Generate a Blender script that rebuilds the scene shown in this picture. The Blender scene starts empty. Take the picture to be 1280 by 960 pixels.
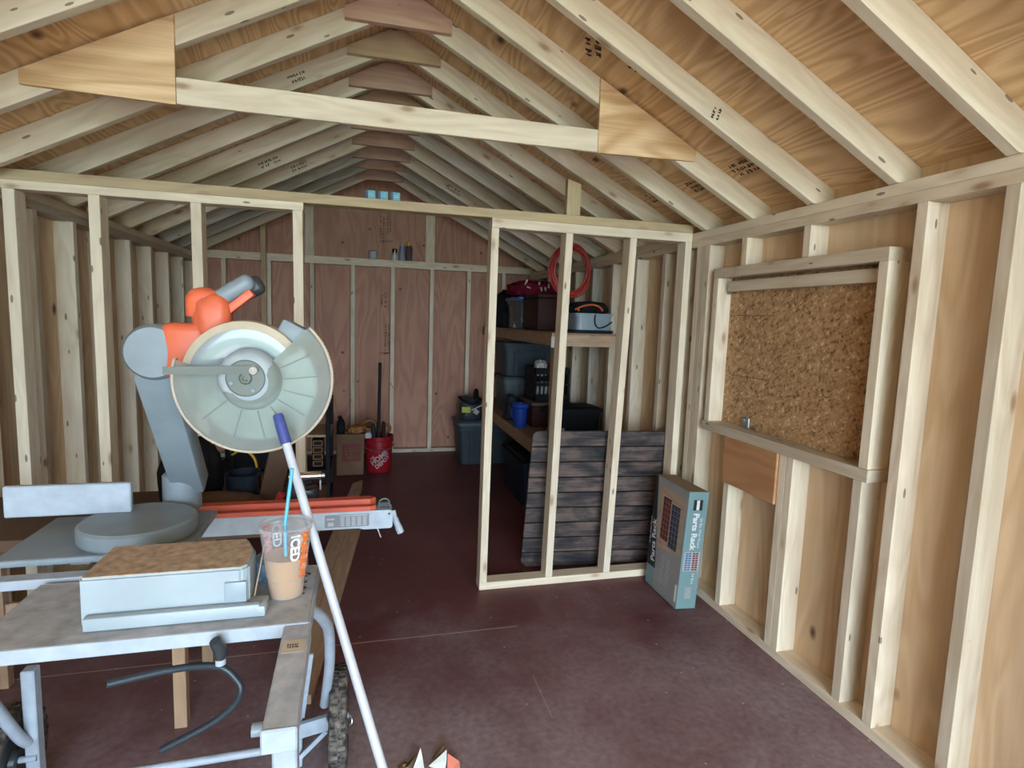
import bpy, bmesh, math, random
from mathutils import Vector, Matrix, noise
random.seed(7)
PI = math.pi
SC = bpy.context.scene
COL = SC.collection

# ------------------------------------------------------------------ materials
def new_mat(name):
    m = bpy.data.materials.new(name); m.use_nodes = True
    nt = m.node_tree; nt.nodes.clear()
    out = nt.nodes.new('ShaderNodeOutputMaterial')
    return m, nt, out

def N(nt, typ, **kw):
    n = nt.nodes.new(typ)
    for k, v in kw.items():
        if k.startswith('i_'):
            n.inputs[k[2:].replace('_', ' ')].default_value = v
        else:
            setattr(n, k, v)
    return n

def math_node(nt, op, a, b=None):
    n = nt.nodes.new('ShaderNodeMath'); n.operation = op
    for i, v in enumerate((a, b)):
        if v is None: continue
        if isinstance(v, (int, float)): n.inputs[i].default_value = v
        else: nt.links.new(v, n.inputs[i])
    return n.outputs[0]

def ramp(nt, fac, stops):
    r = nt.nodes.new('ShaderNodeValToRGB')
    e = r.color_ramp.elements
    while len(e) < len(stops): e.new(0.5)
    for el, (p, c) in zip(e, stops):
        el.position = p; el.color = (*c, 1)
    nt.links.new(fac, r.inputs[0])
    return r.outputs[0]

def mixc(nt, fac, a, b, mode='MIX'):
    n = nt.nodes.new('ShaderNodeMix'); n.data_type = 'RGBA'; n.blend_type = mode
    for sock, v in ((n.inputs[0], fac), (n.inputs[6], a), (n.inputs[7], b)):
        if isinstance(v, (int, float)): sock.default_value = v
        elif isinstance(v, tuple): sock.default_value = (*v, 1)
        else: nt.links.new(v, sock)
    return n.outputs[2]

def coords(nt, scale, rnd=True):
    tc = nt.nodes.new('ShaderNodeTexCoord')
    src = tc.outputs['Object']
    if rnd:
        oi = nt.nodes.new('ShaderNodeObjectInfo')
        v = nt.nodes.new('ShaderNodeVectorMath'); v.operation = 'ADD'
        k = math_node(nt, 'MULTIPLY', oi.outputs['Random'], 37.0)
        nt.links.new(src, v.inputs[0]); nt.links.new(k, v.inputs[1]); src = v.outputs[0]
    mp = nt.nodes.new('ShaderNodeMapping'); mp.inputs['Scale'].default_value = scale
    nt.links.new(src, mp.inputs[0])
    return mp.outputs[0]

def noise_tex(nt, vec, scale, detail=4, dist=0.0, rough=.55):
    n = N(nt, 'ShaderNodeTexNoise'); n.inputs['Scale'].default_value = scale
    n.inputs['Detail'].default_value = detail; n.inputs['Distortion'].default_value = dist
    n.inputs['Roughness'].default_value = rough
    nt.links.new(vec, n.inputs['Vector'])
    return n.outputs['Fac']

def finish(nt, out, col, rough=.6, spec=.3, metal=0.0, bump=None, bump_d=.002):
    b = nt.nodes.new('ShaderNodeBsdfPrincipled')
    for s, v in (('Base Color', col), ('Roughness', rough), ('Metallic', metal), ('Specular IOR Level', spec)):
        if isinstance(v, tuple): b.inputs[s].default_value = (*v, 1)
        elif isinstance(v, (int, float)): b.inputs[s].default_value = v
        else: nt.links.new(v, b.inputs[s])
    if bump is not None:
        bp = nt.nodes.new('ShaderNodeBump'); bp.inputs['Strength'].default_value = .5
        bp.inputs['Distance'].default_value = bump_d
        nt.links.new(bump, bp.inputs['Height']); nt.links.new(bp.outputs[0], b.inputs['Normal'])
    nt.links.new(b.outputs[0], out.inputs[0])
    return b

def plain(name, col, rough=.5, spec=.4, metal=0.0, var=.12, nscale=9.0):
    """a solid colour with slight grime variation"""
    m, nt, out = new_mat(name)
    v = coords(nt, (1, 1, 1))
    f = noise_tex(nt, v, nscale, 5)
    lo = tuple(c * (1 - var) for c in col); hi = tuple(min(1, c * (1 + var)) for c in col)
    c = ramp(nt, f, [(.3, lo), (.7, hi)])
    finish(nt, out, c, rough, spec, metal)
    return m

def lumber(name, light, dark, knot=(.16, .08, .04), knots=1.0, spread=.18):
    """sawn softwood: long grain along local X, knots, board-to-board variation"""
    m, nt, out = new_mat(name)
    v = coords(nt, (1.3, 17, 17))
    g1 = noise_tex(nt, v, 2.2, 5, .9)
    v2 = coords(nt, (.5, 3.0, 3.0))
    g2 = noise_tex(nt, v2, 2.0, 2, .4)
    band = math_node(nt, 'FRACT', math_node(nt, 'MULTIPLY', g2, 9.0))
    band = math_node(nt, 'ABSOLUTE', math_node(nt, 'SUBTRACT', band, .5))
    fac = math_node(nt, 'ADD', math_node(nt, 'MULTIPLY', g1, .75), math_node(nt, 'MULTIPLY', band, .5))
    c = ramp(nt, fac, [(.3, light), (.72, dark)])
    # blue-grey / pink drift along the board
    v3 = coords(nt, (1.1, 2.2, 2.2))
    d = noise_tex(nt, v3, 1.6, 3)
    c = mixc(nt, math_node(nt, 'MULTIPLY', d, .34), c, (.40, .36, .33))
    oi = nt.nodes.new('ShaderNodeObjectInfo')
    k = math_node(nt, 'ADD', math_node(nt, 'MULTIPLY', oi.outputs['Random'], 2 * spread), 1.0 - spread)
    hs = nt.nodes.new('ShaderNodeHueSaturation'); nt.links.new(k, hs.inputs['Value']); nt.links.new(c, hs.inputs['Color'])
    c = hs.outputs[0]
    # knots
    vk = coords(nt, (4.2, 11, 11))
    vo = N(nt, 'ShaderNodeTexVoronoi'); vo.inputs['Scale'].default_value = 1.0
    nt.links.new(vk, vo.inputs['Vector'])
    sel = math_node(nt, 'GREATER_THAN', N_sep(nt, vo.outputs['Color']), .45)
    kd = ramp(nt, vo.outputs['Distance'], [(.06, (1, 1, 1)), (.17, (0, 0, 0))])
    c = mixc(nt, math_node(nt, 'MULTIPLY', math_node(nt, 'MULTIPLY', kd, sel), .85 * knots), c, knot)
    halo = ramp(nt, vo.outputs['Distance'], [(.10, (1, 1, 1)), (.34, (0, 0, 0))])
    c = mixc(nt, math_node(nt, 'MULTIPLY', math_node(nt, 'MULTIPLY', halo, sel), .30 * knots), c, (.45, .26, .13))
    # nail heads and small pin knots
    vn = N(nt, 'ShaderNodeTexVoronoi'); vn.inputs['Scale'].default_value = 1.0
    nt.links.new(coords(nt, (7, 24, 24)), vn.inputs['Vector'])
    ns = math_node(nt, 'MULTIPLY', math_node(nt, 'LESS_THAN', vn.outputs['Distance'], .13), math_node(nt, 'GREATER_THAN', N_sep(nt, vn.outputs['Color']), .60))
    c = mixc(nt, math_node(nt, 'MULTIPLY', ns, .75), c, (.10, .065, .045))
    finish(nt, out, c, .62, .25, bump=fac, bump_d=.0008)
    return m

def N_sep(nt, col):
    s = nt.nodes.new('ShaderNodeSeparateColor'); nt.links.new(col, s.inputs[0]); return s.outputs[0]

def plywood(name, light, dark, rings=22.0, knot=(.10, .045, .03), axis=(.55, 3.2, 3.2), knots=.9, kscale=(3.0, 5.0, 5.0), stain=None):
    """rotary-cut veneer: contour rings of a stretched noise, grain along local X"""
    m, nt, out = new_mat(name)
    v = coords(nt, axis)
    n = noise_tex(nt, v, 1.5, 2, .5, .45)
    s = math_node(nt, 'SINE', math_node(nt, 'MULTIPLY', n, rings * 6.0))
    s = math_node(nt, 'ADD', math_node(nt, 'MULTIPLY', s, .5), .5)
    fine = noise_tex(nt, coords(nt, (2, 60, 60)), 2.0, 4, .3)
    big = noise_tex(nt, coords(nt, (.8, 1.6, 1.6)), 1.3, 3)
    fac = math_node(nt, 'ADD', math_node(nt, 'MULTIPLY', s, .34), math_node(nt, 'MULTIPLY', fine, .40))
    fac = math_node(nt, 'ADD', fac, math_node(nt, 'MULTIPLY', big, .5))
    c = ramp(nt, fac, [(.38, light), (.95, dark)])
    vo = N(nt, 'ShaderNodeTexVoronoi'); vo.inputs['Scale'].default_value = 1.0
    nt.links.new(coords(nt, kscale), vo.inputs['Vector'])
    sel = math_node(nt, 'GREATER_THAN', N_sep(nt, vo.outputs['Color']), .45)
    kd = ramp(nt, vo.outputs['Distance'], [(.045, (1, 1, 1)), (.125, (0, 0, 0))])
    c = mixc(nt, math_node(nt, 'MULTIPLY', math_node(nt, 'MULTIPLY', kd, sel), knots), c, knot)
    if stain:
        st = ramp(nt, noise_tex(nt, coords(nt, (.9, .9, .9)), 1.4, 3), [(.5, (0, 0, 0)), (.72, (1, 1, 1))])
        c = mixc(nt, math_node(nt, 'MULTIPLY', st, .45), c, stain)
    finish(nt, out, c, .6, .25, bump=fac, bump_d=.0006)
    return m

M = {}
M['pine'] = lumber('pine_lumber', (.70, .60, .45), (.54, .44, .30), knots=.9)
M['pine_new'] = lumber('bright_pine_lumber', (.79, .69, .52), (.64, .53, .37), knots=.75, spread=.06)
M['pine_grey'] = lumber('weathered_pine', (.46, .41, .33), (.29, .25, .19), knots=1, spread=.22)
M['pine_tan'] = lumber('tan_header', (.50, .385, .205), (.39, .285, .145), knots=.4, spread=.04)
M['pine_brown'] = lumber('brown_shelf_lumber', (.36, .21, .10), (.24, .13, .06), knots=.7, spread=.08)
M['lumber_tan'] = lumber('stacked_boards', (.50, .32, .19), (.36, .22, .13), knots=.5, spread=.08)
M['gusset_pink'] = lumber('pinkish_gusset', (.56, .34, .235), (.42, .235, .155), knots=1, spread=.10)
M['gusset_tan'] = lumber('tan_gusset', (.52, .36, .20), (.39, .25, .13), knots=.8, spread=.08)
M['roof_ply'] = plywood('roof_plywood', (.80, .58, .33), (.50, .30, .135), rings=17)
M['wall_ply'] = plywood('wall_plywood', (.70, .53, .35), (.56, .39, .23), rings=9, knots=1)
M['back_ply'] = plywood('back_plywood', (.46, .245, .165), (.34, .160, .110), knot=(.085, .024, .018), rings=10, knots=.9, axis=(.5, 2.6, 2.6), kscale=(6.5, 6.5, 6.5), stain=(.40, .265, .175))
M['gusset_ply'] = plywood('gusset_plywood', (.80, .58, .35), (.47, .27, .115), rings=9, axis=(.9, 3.0, 3.0), knots=.6)
M['block_ply'] = plywood('block_plywood', (.47, .25, .12), (.36, .17, .075), rings=5, knots=.3)

def osb_mat():
    m, nt, out = new_mat('strand_board')
    cols = []
    for ang, sc in ((.45, 1.0), (-.8, 1.2), (1.5, .9)):
        tc = nt.nodes.new('ShaderNodeTexCoord')
        mr_ = nt.nodes.new('ShaderNodeMapping'); mr_.inputs['Rotation'].default_value = (0, 0, ang)
        nt.links.new(tc.outputs['Object'], mr_.inputs[0])
        mp = nt.nodes.new('ShaderNodeMapping'); mp.inputs['Scale'].default_value = (42 * sc, 110 * sc, 30)
        nt.links.new(mr_.outputs[0], mp.inputs[0])
        vo = N(nt, 'ShaderNodeTexVoronoi'); vo.inputs['Scale'].default_value = 1.0
        nt.links.new(mp.outputs[0], vo.inputs['Vector'])
        cols.append(N_sep(nt, vo.outputs['Color']))
    f = math_node(nt, 'ADD', math_node(nt, 'MULTIPLY', cols[0], .5), math_node(nt, 'MULTIPLY', cols[1], .35))
    f = math_node(nt, 'ADD', f, math_node(nt, 'MULTIPLY', cols[2], .3))
    c = ramp(nt, f, [(.15, (.17, .085, .035)), (.45, (.40, .235, .115)), (.85, (.52, .33, .17)), (1.0, (.70, .52, .32))])
    finish(nt, out, c, .6, .3, bump=f, bump_d=.001)
    return m
M['osb'] = osb_mat()

def floor_mat():
    m, nt, out = new_mat('maroon_floor_paint')
    tc = nt.nodes.new('ShaderNodeTexCoord')
    P = tc.outputs['Object']
    sep = nt.nodes.new('ShaderNodeSeparateXYZ'); nt.links.new(P, sep.inputs[0])
    base = ramp(nt, noise_tex(nt, P, 1.6, 5), [(.3, (.100, .032, .036)), (.7, (.150, .055, .059))])
    # sawdust and tracked-in dirt, thicker by the doorway and under the saw
    n1 = noise_tex(nt, P, 2.3, 6, .3, .62)
    n2 = noise_tex(nt, P, 38.0, 4)
    mr = nt.nodes.new('ShaderNodeMapRange'); mr.inputs[1].default_value = 1.5; mr.inputs[2].default_value = 3.4
    mr.inputs[3].default_value = .44; mr.inputs[4].default_value = -.16
    nt.links.new(sep.outputs[1], mr.inputs[0])
    # heap of sawdust tracked round the stand and the scraps
    vd = nt.nodes.new('ShaderNodeVectorMath'); vd.operation = 'DISTANCE'
    nt.links.new(P, vd.inputs[0]); vd.inputs[1].default_value = (.05, 1.62, 0)
    hp = nt.nodes.new('ShaderNodeMapRange'); hp.inputs[1].default_value = .12; hp.inputs[2].default_value = .48
    hp.inputs[3].default_value = .42; hp.inputs[4].default_value = 0
    nt.links.new(vd.outputs['Value'], hp.inputs[0])
    d = math_node(nt, 'ADD', math_node(nt, 'ADD', n1, mr.outputs[0]), hp.outputs[0])
    d = ramp(nt, d, [(.52, (0, 0, 0)), (.98, (1, 1, 1))])
    d2 = math_node(nt, 'MULTIPLY', d, math_node(nt, 'ADD', math_node(nt, 'MULTIPLY', n2, .9), .12))
    c = mixc(nt, math_node(nt, 'MINIMUM', math_node(nt, 'MULTIPLY', d2, .72), .9), base, (.44, .40, .42))
    # grit specks
    vo = N(nt, 'ShaderNodeTexVoronoi'); vo.inputs['Scale'].default_value = 16.0
    nt.links.new(P, vo.inputs['Vector'])
    sp = math_node(nt, 'MULTIPLY', math_node(nt, 'LESS_THAN', vo.outputs['Distance'], .075), math_node(nt, 'GREATER_THAN', N_sep(nt, vo.outputs['Color']), .72))
    c = mixc(nt, math_node(nt, 'MULTIPLY', sp, .6), c, (.55, .47, .40))
    # sheet seams filled with dust
    wob = math_node(nt, 'MULTIPLY', math_node(nt, 'SUBTRACT', n1, .5), .010)
    def seam(coord, at, w):
        return math_node(nt, 'LESS_THAN', math_node(nt, 'ABSOLUTE', math_node(nt, 'ADD', math_node(nt, 'SUBTRACT', coord, at), wob)), w)
    s1 = math_node(nt, 'MULTIPLY', seam(sep.outputs[1], 2.478, .0035), .62)
    s1 = math_node(nt, 'MULTIPLY', s1, math_node(nt, 'LESS_THAN', sep.outputs[0], .72))
    s2 = math_node(nt, 'MULTIPLY', seam(sep.outputs[0], .682, .003), .28)
    s2 = math_node(nt, 'MULTIPLY', s2, math_node(nt, 'MULTIPLY', math_node(nt, 'LESS_THAN', sep.outputs[1], 2.10), math_node(nt, 'GREATER_THAN', sep.outputs[1], 1.84)))
    c = mixc(nt, math_node(nt, 'MAXIMUM', s1, s2), c, (.46, .38, .34))
    rg = math_node(nt, 'ADD', math_node(nt, 'MULTIPLY', d, .30), .48)
    finish(nt, out, c, rg, .28, bump=n2, bump_d=.0006)
    return m
M['floor'] = floor_mat()

def dark_plank_mat():
    m, nt, out = new_mat('weathered_stained_planks')
    g = noise_tex(nt, coords(nt, (2, 22, 22)), 2.2, 5, .6)
    b = noise_tex(nt, coords(nt, (3.2, 5.0, 5.0)), 1.7, 5, .5)
    c = ramp(nt, math_node(nt, 'ADD', math_node(nt, 'MULTIPLY', g, .42), math_node(nt, 'MULTIPLY', b, .62)),
             [(.37, (.008, .009, .012)), (.49, (.044, .034, .033)), (.63, (.14, .094, .076))])
    w = ramp(nt, noise_tex(nt, coords(nt, (4, 9, 9)), 2.0, 6), [(.66, (0, 0, 0)), (.76, (1, 1, 1))])
    c = mixc(nt, math_node(nt, 'MULTIPLY', w, .35), c, (.30, .27, .24))
    finish(nt, out, c, .6, .3, bump=g, bump_d=.001)
    return m
M['dark_plank'] = dark_plank_mat()

def tread_mat():
    m, nt, out = new_mat('dusty_tire')
    v = coords(nt, (1, 1, 1))
    n = noise_tex(nt, v, 38, 5)
    c = ramp(nt, n, [(.40, (.030, .029, .030)), (.66, (.20, .175, .145))])
    finish(nt, out, c, .85, .2, bump=n, bump_d=.003)
    return m
M['tire'] = tread_mat()

def clear_plastic(name, tint, alpha, rough=.2, diff=.5):
    m, nt, out = new_mat(name)
    tr = nt.nodes.new('ShaderNodeBsdfTransparent'); tr.inputs[0].default_value = (*tint, 1)
    b = nt.nodes.new('ShaderNodeBsdfPrincipled')
    n = noise_tex(nt, coords(nt, (1, 1, 1)), 14, 5)
    lo = tuple(c * .85 for c in tint)
    nt.links.new(ramp(nt, n, [(.3, lo), (.7, tint)]), b.inputs['Base Color'])
    b.inputs['Roughness'].default_value = rough; b.inputs['Coat Weight'].default_value = .6; b.inputs['Coat Roughness'].default_value = .04
    mx = nt.nodes.new('ShaderNodeMixShader')
    fr = nt.nodes.new('ShaderNodeLayerWeight'); fr.inputs[0].default_value = .35
    a = math_node(nt, 'MINIMUM', math_node(nt, 'ADD', math_node(nt, 'MULTIPLY', fr.outputs['Facing'], diff), alpha), 1.0)
    nt.links.new(a, mx.inputs[0])
    nt.links.new(tr.outputs[0], mx.inputs[1]); nt.links.new(b.outputs[0], mx.inputs[2])
    nt.links.new(mx.outputs[0], out.inputs[0])
    return m
M['guard'] = clear_plastic('milky_guard_plastic', (.47, .53, .50), .40, .10, .22)
M['guard_upper'] = clear_plastic('smoky_upper_guard_plastic', (.29, .35, .37), .72, .25, .25)
M['guard_rim'] = plain('dusty_guard_edge', (.42, .35, .28), .6)
M['cup_clear'] = clear_plastic('clear_cup_plastic', (.88, .88, .89), .10, .06, .32)
M['tote_clear'] = clear_plastic('clear_tote_plastic', (.30, .31, .34), .16, .15, .3)
M['coffee'] = plain('milky_coffee', (.46, .27, .125), .35, .4, var=.05)
M['straw'] = plain('cyan_straw', (.08, .38, .54), .35)
M['white'] = plain('white_print', (.60, .61, .62), .5, var=.03)
M['white_pole'] = plain('white_pole_paint', (.44, .47, .52), .3, .5, var=.04)
M['navy_grip'] = plain('navy_grip', (.045, .065, .24), .4)
M['orange'] = plain('orange_plastic', (.58, .115, .05), .45)
M['orange_print'] = plain('orange_print', (.75, .16, .02), .5, var=.03)
M['rail_orange'] = plain('orange_rail', (.50, .085, .045), .5)
M['pink_print'] = plain('faded_pink_print', (.70, .22, .22), .5)
M['metal_grey'] = plain('grey_painted_steel', (.33, .385, .45), .45, .5, var=.12, nscale=24)
M['dusty_grey'] = plain('dusty_painted_steel', (.36, .385, .42), .7, .3, var=.22, nscale=30)
M['saw_grey'] = plain('saw_grey_plastic', (.19, .235, .265), .45)
M['saw_dark'] = plain('saw_dark_plastic', (.030, .036, .040), .35)
M['hub_grey'] = plain('hub_grey', (.11, .13, .115), .5)
M['hub_dome'] = plain('glossy_hub_dome', (.36, .43, .47), .12, .7)
M['cream'] = plain('dusty_cream_guard', (.44, .39, .30), .5)
M['steel'] = plain('blade_steel', (.33, .36, .36), .32, .5, metal=.8)
M['chrome'] = plain('chrome', (.75, .76, .78), .14, .5, metal=1.0, var=.03)
M['case_grey'] = plain('pale_grey_plastic', (.30, .36, .40), .4, .4, var=.06)
M['sawdust'] = plain('sawdust', (.40, .31, .23), .95, .1, var=.3, nscale=60)
M['label_grey'] = plain('grey_label', (.17, .19, .21), .5)
M['label_line'] = plain('label_ink', (.34, .36, .38), .5)
M['black'] = plain('black_plastic', (.009, .009, .010), .55, .10)
M['black_fabric'] = plain('black_fabric', (.012, .012, .014), .9, .1)
M['dark_navy'] = plain('dark_navy_plastic', (.014, .019, .030), .5, .15)
M['cable'] = plain('blue_black_cable', (.022, .032, .042), .4)
M['tote_grey'] = plain('slate_tote', (.036, .049, .058), .5, .2)
M['tote_light'] = plain('light_slate_tote', (.075, .10, .108), .5, .25)
M['blue_lid'] = plain('blue_lid', (.03, .085, .32), .4)
M['blue_mug'] = plain('bright_blue_plastic', (.012, .045, .26), .4, .2)
M['blue_box'] = plain('sky_blue_box', (.10, .32, .40), .5, var=.06)
M['blue_dark'] = plain('deep_blue', (.02, .07, .14), .5)
M['red_cloth'] = plain('crimson_cloth', (.12, .008, .020), .9, .05)
M['dark_red'] = plain('dark_red_plastic', (.030, .010, .009), .55, .10)
M['hose_red'] = plain('red_hose', (.40, .03, .025), .45)
M['bucket_red'] = plain('red_bucket', (.25, .008, .014), .38)
M['bucket_white'] = plain('bucket_logo', (.36, .29, .29), .5)
M['paper_bag'] = plain('kraft_paper', (.15, .09, .055), .85, .1, var=.15)
M['bag_print'] = plain('bag_print', (.13, .038, .03), .8)
M['brown_dark'] = plain('dark_brown', (.09, .05, .03), .7)
M['tool_orange'] = plain('tool_handle_orange', (.22, .08, .015), .5)
M['yellow'] = plain('tool_yellow', (.60, .33, .02), .45)
M['lime'] = plain('lime_label', (.42, .45, .06), .6)
M['silver_plastic'] = plain('pale_blue_grey_plastic', (.24, .30, .345), .4)
M['strap_orange'] = plain('orange_strap', (.60, .12, .04), .8)
M['tag_white'] = plain('white_tag', (.40, .38, .36), .7)
M['can_white'] = plain('white_can', (.40, .41, .43), .4)
M['can_violet'] = plain('violet_grey_can', (.30, .27, .36), .35)
M['can_dark'] = plain('dark_label_can', (.10, .06, .07), .4)
M['box_green'] = plain('sage_green_carton', (.15, .245, .25), .5, var=.05)
M['box_grey'] = plain('grey_carton_print', (.255, .25, .245), .45, var=.06)
M['box_black'] = plain('black_carton_print', (.016, .020, .022), .5)
M['box_brown'] = plain('kraft_carton', (.24, .17, .11), .8)
M['pic_wood'] = lumber('printed_wood', (.42, .29, .19), (.30, .19, .12), knots=.1, spread=.02)
M['pic_red'] = plain('printed_red', (.15, .025, .030), .5)
M['pic_dred'] = plain('printed_dark_red', (.045, .010, .013), .5)
M['pic_blue'] = plain('printed_blue', (.028, .055, .095), .5)
M['pic_dblue'] = plain('printed_dark_blue', (.010, .016, .030), .5)
M['pic_bblue'] = plain('printed_bright_blue', (.045, .14, .28), .5)
M['ink'] = plain('stamp_ink', (.045, .035, .03), .8, .1)
M['ink_soft'] = plain('faded_stamp_ink', (.11, .08, .065), .8, .1)
M['galv'] = plain('galvanised_latch', (.42, .45, .47), .35, .5, metal=.8)
M['paper_white'] = plain('white_scrap', (.66, .68, .64), .7, var=.04)
M['paper_orange'] = plain('salmon_scrap', (.62, .18, .12), .7)
M['leaf_brown'] = plain('brown_leaf', (.17, .11, .06), .9, .1, var=.3)
M['blue_wrap'] = plain('blue_wrapper', (.12, .21, .30), .4, var=.4, nscale=30)
M['gravel'] = plain('bounce_gravel', (.52, .49, .44), .95, .1, var=.25, nscale=14)
M['grass'] = plain('lawn', (.10, .17, .045), .95, .1, var=.4, nscale=6)
M['siding'] = plain('siding', (.30, .16, .10), .8)
M['jacket'] = M['red_cloth']

# ------------------------------------------------------------------ builders
def link(o, parent=None, mw=None):
    COL.objects.link(o)
    if parent is not None:
        o.parent = parent
        pm = world_of(parent)
        o.matrix_basis = pm.inverted() @ (mw if mw is not None else pm)
    elif mw is not None:
        o.matrix_basis = mw
    return o

def world_of(o):
    m = o.matrix_basis.copy()
    while o.parent is not None:
        o = o.parent; m = o.matrix_basis @ m
    return m

def shade(me, ang=None):
    for p in me.polygons: p.use_smooth = True
    if ang is not None and hasattr(me, 'set_sharp_from_angle'):
        me.set_sharp_from_angle(angle=ang)

def bm_obj(name, bm, mat, parent=None, mw=None, smooth=None):
    me = bpy.data.meshes.new(name)
    bmesh.ops.recalc_face_normals(bm, faces=bm.faces)
    bm.to_mesh(me); bm.free()
    mats = mat if isinstance(mat, (list, tuple)) else [mat]
    for k in mats: me.materials.append(M[k] if isinstance(k, str) else k)
    if smooth is not None: shade(me, smooth)
    return link(bpy.data.objects.new(name, me), parent, mw)

def frame(center, U, V):
    U = Vector(U).normalized(); V = Vector(V); V = (V - U * V.dot(U)).normalized(); Wv = U.cross(V)
    m = Matrix((U, V, Wv)).transposed().to_4x4(); m.translation = Vector(center)
    return m

def bm_box(sx, sy, sz, bev=.0015, seg=1, c=(0, 0, 0), bm=None):
    b = bm or bmesh.new()
    r = bmesh.ops.create_cube(b, size=1)
    bmesh.ops.scale(b, vec=(sx, sy, sz), verts=r['verts'])
    bmesh.ops.translate(b, vec=c, verts=r['verts'])
    if bev > 0:
        es = {e for v in r['verts'] for e in v.link_edges}
        bmesh.ops.bevel(b, geom=list(es), offset=min(bev, .45 * min(sx, sy, sz)), segments=seg, profile=.5, affect='EDGES')
    return b

def abox(name, mat, lo, hi, parent=None, bev=.0015, seg=1, smooth=None):
    """axis-aligned board; its local X runs along its longest side (grain direction)"""
    s = [hi[i] - lo[i] for i in range(3)]
    c = [(hi[i] + lo[i]) / 2 for i in range(3)]
    order = sorted(range(3), key=lambda i: -s[i])
    ax = [Vector((1, 0, 0)), Vector((0, 1, 0)), Vector((0, 0, 1))]
    m = frame(c, ax[order[0]], ax[order[1]])
    return bm_obj(name, bm_box(s[order[0]], s[order[1]], s[order[2]], bev, seg), mat, parent, m, smooth)

def obox(name, mat, center, U, V, size, parent=None, bev=.0015, seg=1, smooth=None):
    return bm_obj(name, bm_box(*size, bev, seg), mat, parent, frame(center, U, V), smooth)

def prism_bm(poly, t, bm=None, z0=0.0):
    b = bm or bmesh.new()
    lo = [b.verts.new((x, y, z0)) for x, y in poly]
    hi = [b.verts.new((x, y, z0 + t)) for x, y in poly]
    b.faces.new(lo[::-1]); b.faces.new(hi)
    n = len(poly)
    for i in range(n):
        b.faces.new((lo[i], lo[(i + 1) % n], hi[(i + 1) % n], hi[i]))
    return b

def prism(name, mat, poly, t, mw, parent=None, bev=0.0, smooth=None):
    b = prism_bm(poly, t)
    if bev: bmesh.ops.bevel(b, geom=list(b.edges), offset=bev, segments=2, profile=.5, affect='EDGES')
    return bm_obj(name, b, mat, parent, mw, smooth)

def tube_bm(pts, r, res=10, closed=False, bm=None, caps=True, flat=1.0):
    b = bm or bmesh.new()
    pts = [Vector(p) for p in pts]; n = len(pts)
    rs = r if isinstance(r, (list, tuple)) else [r] * n
    tans = []
    for i in range(n):
        if closed: t = pts[(i + 1) % n] - pts[i - 1]
        else: t = pts[min(i + 1, n - 1)] - pts[max(i - 1, 0)]
        tans.append(t.normalized())
    a = Vector((0, 0, 1)) if abs(tans[0].z) < .9 else Vector((1, 0, 0))
    nrm = (a - tans[0] * a.dot(tans[0])).normalized()
    rings = []
    for i in range(n):
        nrm = (nrm - tans[i] * nrm.dot(tans[i])).normalized()
        bi = tans[i].cross(nrm)
        rings.append([b.verts.new(pts[i] + (nrm * math.cos(2 * PI * k / res) * flat + bi * math.sin(2 * PI * k / res)) * rs[i]) for k in range(res)])
    for i in range(n if closed else n - 1):
        A, B = rings[i], rings[(i + 1) % n]
        for k in range(res):
            b.faces.new((A[k], A[(k + 1) % res], B[(k + 1) % res], B[k]))
    if caps and not closed:
        b.faces.new(rings[0][::-1]); b.faces.new(rings[-1])
    return b

def tube(name, mat, pts, r, parent=None, res=10, closed=False, flat=1.0):
    return bm_obj(name, tube_bm(pts, r, res, closed, flat=flat), mat, parent, Matrix.Identity(4) if parent is None else None, smooth=.7) if parent is None else \
        bm_obj(name, tube_bm([Vector(p) for p in pts], r, res, closed, flat=flat), mat, parent, Matrix.Identity(4), smooth=.7)

def smooth_path(pts, k=6):
    """Catmull-Rom through the points"""
    P = [Vector(p) for p in pts]; P = [P[0] * 2 - P[1]] + P + [P[-1] * 2 - P[-2]]
    o = []
    for i in range(1, len(P) - 2):
        for j in range(k):
            t = j / k
            a, b, c, d = P[i - 1], P[i], P[i + 1], P[i + 2]
            o.append(.5 * ((2 * b) + (c - a) * t + (2 * a - 5 * b + 4 * c - d) * t * t + (3 * b - a - 3 * c + d) * t ** 3))
    o.append(P[-2]); return o

def lathe_bm(prof, n=32, bm=None, a0=0.0, a1=2 * PI, closed_ends=False):
    b = bm or bmesh.new(); full = abs(a1 - a0 - 2 * PI) < 1e-6
    m = n if full else n + 1
    rings = []
    for r, z in prof:
        if r < 1e-6 and full: rings.append([b.verts.new((0, 0, z))])
        else: rings.append([b.verts.new((r * math.cos(a0 + (a1 - a0) * k / n), r * math.sin(a0 + (a1 - a0) * k / n), z)) for k in range(m)])
    for A, B in zip(rings, rings[1:]):
        for k in range(n):
            k2 = (k + 1) % m if full else k + 1
            if len(A) == 1 and len(B) == 1: continue
            if len(A) == 1: b.faces.new((A[0], B[k], B[k2]))
            elif len(B) == 1: b.faces.new((A[k], A[k2], B[0]))
            else: b.faces.new((A[k], A[k2], B[k2], B[k]))
    return b

def lathe(name, mat, prof, loc, parent=None, n=32, mw=None, smooth=.6):
    m = mw if mw is not None else Matrix.Translation(loc)
    return bm_obj(name, lathe_bm(prof, n), mat, parent, m, smooth)

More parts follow.
